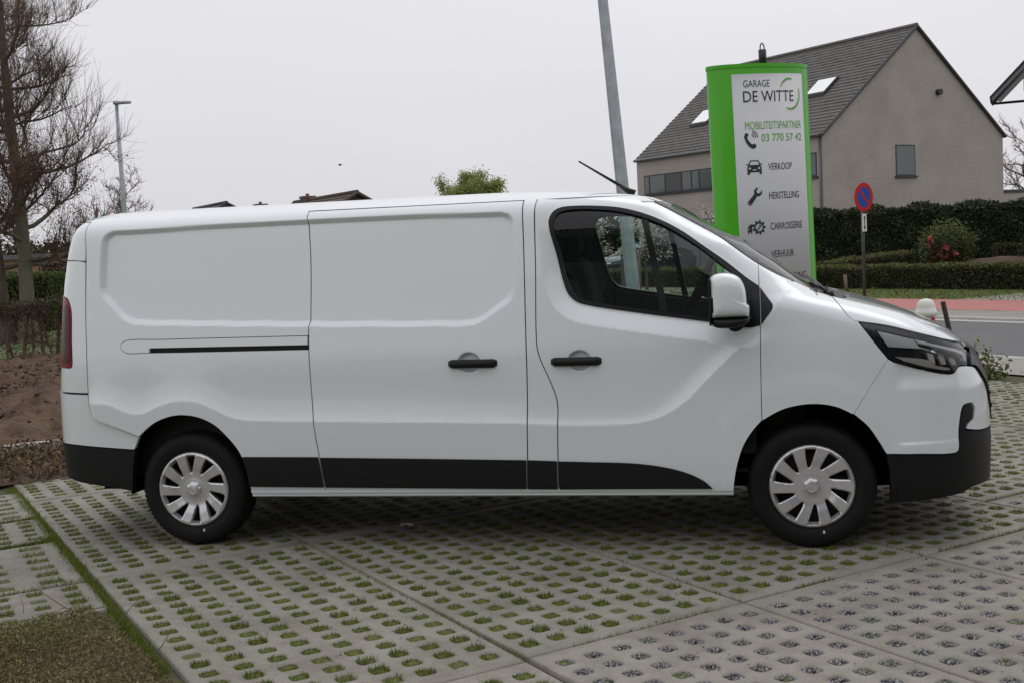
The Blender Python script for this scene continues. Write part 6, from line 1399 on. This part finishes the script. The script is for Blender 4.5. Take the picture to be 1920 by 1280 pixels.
strip('lawn', -14, 6.5, -60, -19.6, -.03, M['lawn']); strip('garden_path', -14, 6.0, -34.2, -33.2, -.02, M['paver'])
hedge('clipped green hedge block behind the straight tree trunk', 'green_hedge', S(-2.4, -32.2), S(1.15, -29.8), 1.0, 1.55, 'greenhedge', 11000, .06, bump=.04)
hedge('dark hedge block at the left behind the green hedge', 'green_hedge', S(-5.2, -31), S(-2.2, -29.9), 1.0, 1.1, 'hedge', 4500, .06, bump=.04)
hedge('copper leaved hedge beside the rear of the van', 'copper_hedge', S(1.6, -33.5), S(4.2, -31), 1.0, 1.75, 'copper', 7000, .06, bump=.05)
# --- background wood lines that close the view behind the van
hedge('far green hedge line beyond the fields behind the van', 'far_hedge', (-70, 92), (-8, 100), 3, 3.4, 'hedge', 16000, .35, bump=.5)
# --- low brown cover plants in the near left corner
def cover():
    t = None; n = 90000; a = -3.93-1.6*rng.random(n)**.9; b = -.62+2.1*rng.random(n)
    edge = np.clip((-3.90-a)/.18, 0, 1)*np.clip((b+.68)/.22, 0, 1); z = (.02+.10*rng.random(n)**.7*(1+.4*np.sin(a*9)*np.sin(b*8)))*edge
    P = SA(a, b, z); V, F = leaves(P, .0155, .34, up=.25); mi = (rng.random(n) < .22+.35*(np.sin(a*5+1)*np.sin(b*4) > .2)).astype(int)
    tag(obj('cover_plants', fast('cover_plants', V, F, [M['brown'], M['olive']], mi=mi)), 'brown needled ground cover filling the near left corner', 'ground cover', kind='stuff')
    BR = []
    for k in range(12):
        p = SA(np.array(-4.05-.9*rng.random()), np.array(-.7+1.7*rng.random()), np.array(.0)); BR.append((branch(p, (rng.normal()*.5, rng.normal()*.5, 1), .16+.2*rng.random(), 4, .18, (0, 0, .1)), np.array([.004, .0035, .003, .002, .001])))
    for k in range(50):
        p = SA(np.array(-4.0-.9*rng.random()), np.array(-.7+1.8*rng.random()), np.array(.08)); BR.append((branch(p, (rng.normal(), rng.normal(), .35), .12+.15*rng.random(), 3, .2, (0, 0, 0)), np.array([.003, .0025, .002, .001])))
    tag(obj('cover_twigs', tubes('cover_twigs', BR, M['twig'], 4)), 'thin dead twigs sticking out of the brown ground cover', 'twigs', kind='stuff')
    strip('cover_bed', -6.0, -3.95, -.8, 3.0, -.012, M['soil'])
cover()

# --- small odds and ends
q = MB(); V = []; F = []
for i in range(5):
    for j in range(4): V.append((-2.40+i*.020, -.465+j*.014, .006+.012*abs(math.sin(i*2.1+j*1.3))))
F = [(i*4+j, i*4+j+1, (i+1)*4+j+1, (i+1)*4+j) for i in range(4) for j in range(3)]
q.add(V, F); tag(q.build('paper_scrap', M['bolwhite']), 'small white paper scrap on the slabs under the van', 'litter')
bd = thing('bird', 'tiny dark bird flying in the sky above the van', 'bird', (-31.56, 79.0, 8.56))
c = np.array([-31.56, 79.0, 8.56]); q = MB(); q.tube([c+[-.16, 0, -.02], c+[-.06, 0, 0], c+[.08, 0, .01], c+[.15, 0, .03]], [.01, .05, .045, .012], 8); q.build('body', M['blackmetal'], bd)
for s_ in (-1, 1):
    q = MB(); q.add([c+[-.06, 0, .02], c+[.06, 0, .02], c+[.03, s_*.16, .10], c+[-.05, s_*.30, .05], c+[-.10, s_*.14, .08]], [(0, 1, 2, 4), (4, 2, 3)]); q.build('wing', M['blackmetal'], bd)
# ------------------------------------------------------------------ unseen garage assumed behind the viewer, added to shade the van and near yard
M['cladding'] = mat('grey_cladding', (.26, .265, .27), .55, var=.05, vscale=1.5); M['shopglass'] = mat('shop_glass', (.05, .06, .065), .06, spec=.8)
GB = 10.4
gar = thing('added_garage', 'unseen garage assumed behind the viewer, added to shade van and yard', 'building', tuple(S(-3, GB+4)), TH)
hb((-17, GB+.2, -.1), (10, GB+9, 5.6), 'wall', M['cladding'], gar)
for k in range(9): hb((-17+k*3+.02, GB+.06, 3.35), (-17+k*3+2.98, GB+.19, 5.55), 'cladding_panel', M['cladding'], gar)
hb((-17.1, GB-.05, 5.6), (10.1, GB+9.1, 5.8), 'roof_edge', M['blackmetal'], gar)
for k in range(6):
    f_ = hb((-16.5+k*2.9, GB+.05, .15), (-13.8+k*2.9, GB+.19, 3.2), 'shop_window', M['frame'], gar); hb((-16.42+k*2.9, GB+.03, .25), (-13.88+k*2.9, GB+.045, 3.1), 'pane', M['shopglass'], f_)
for k in range(2):
    d_ = hb((1.4+k*4.1, GB+.05, .0), (5.0+k*4.1, GB+.19, 3.2), 'roller_door', M['panelgrey'], gar)
    for j in range(8): hb((1.5+k*4.1, GB+.02, .04+j*.39), (4.9+k*4.1, GB+.045, .40+j*.39), 'door_slat', M['panelgrey'], d_)
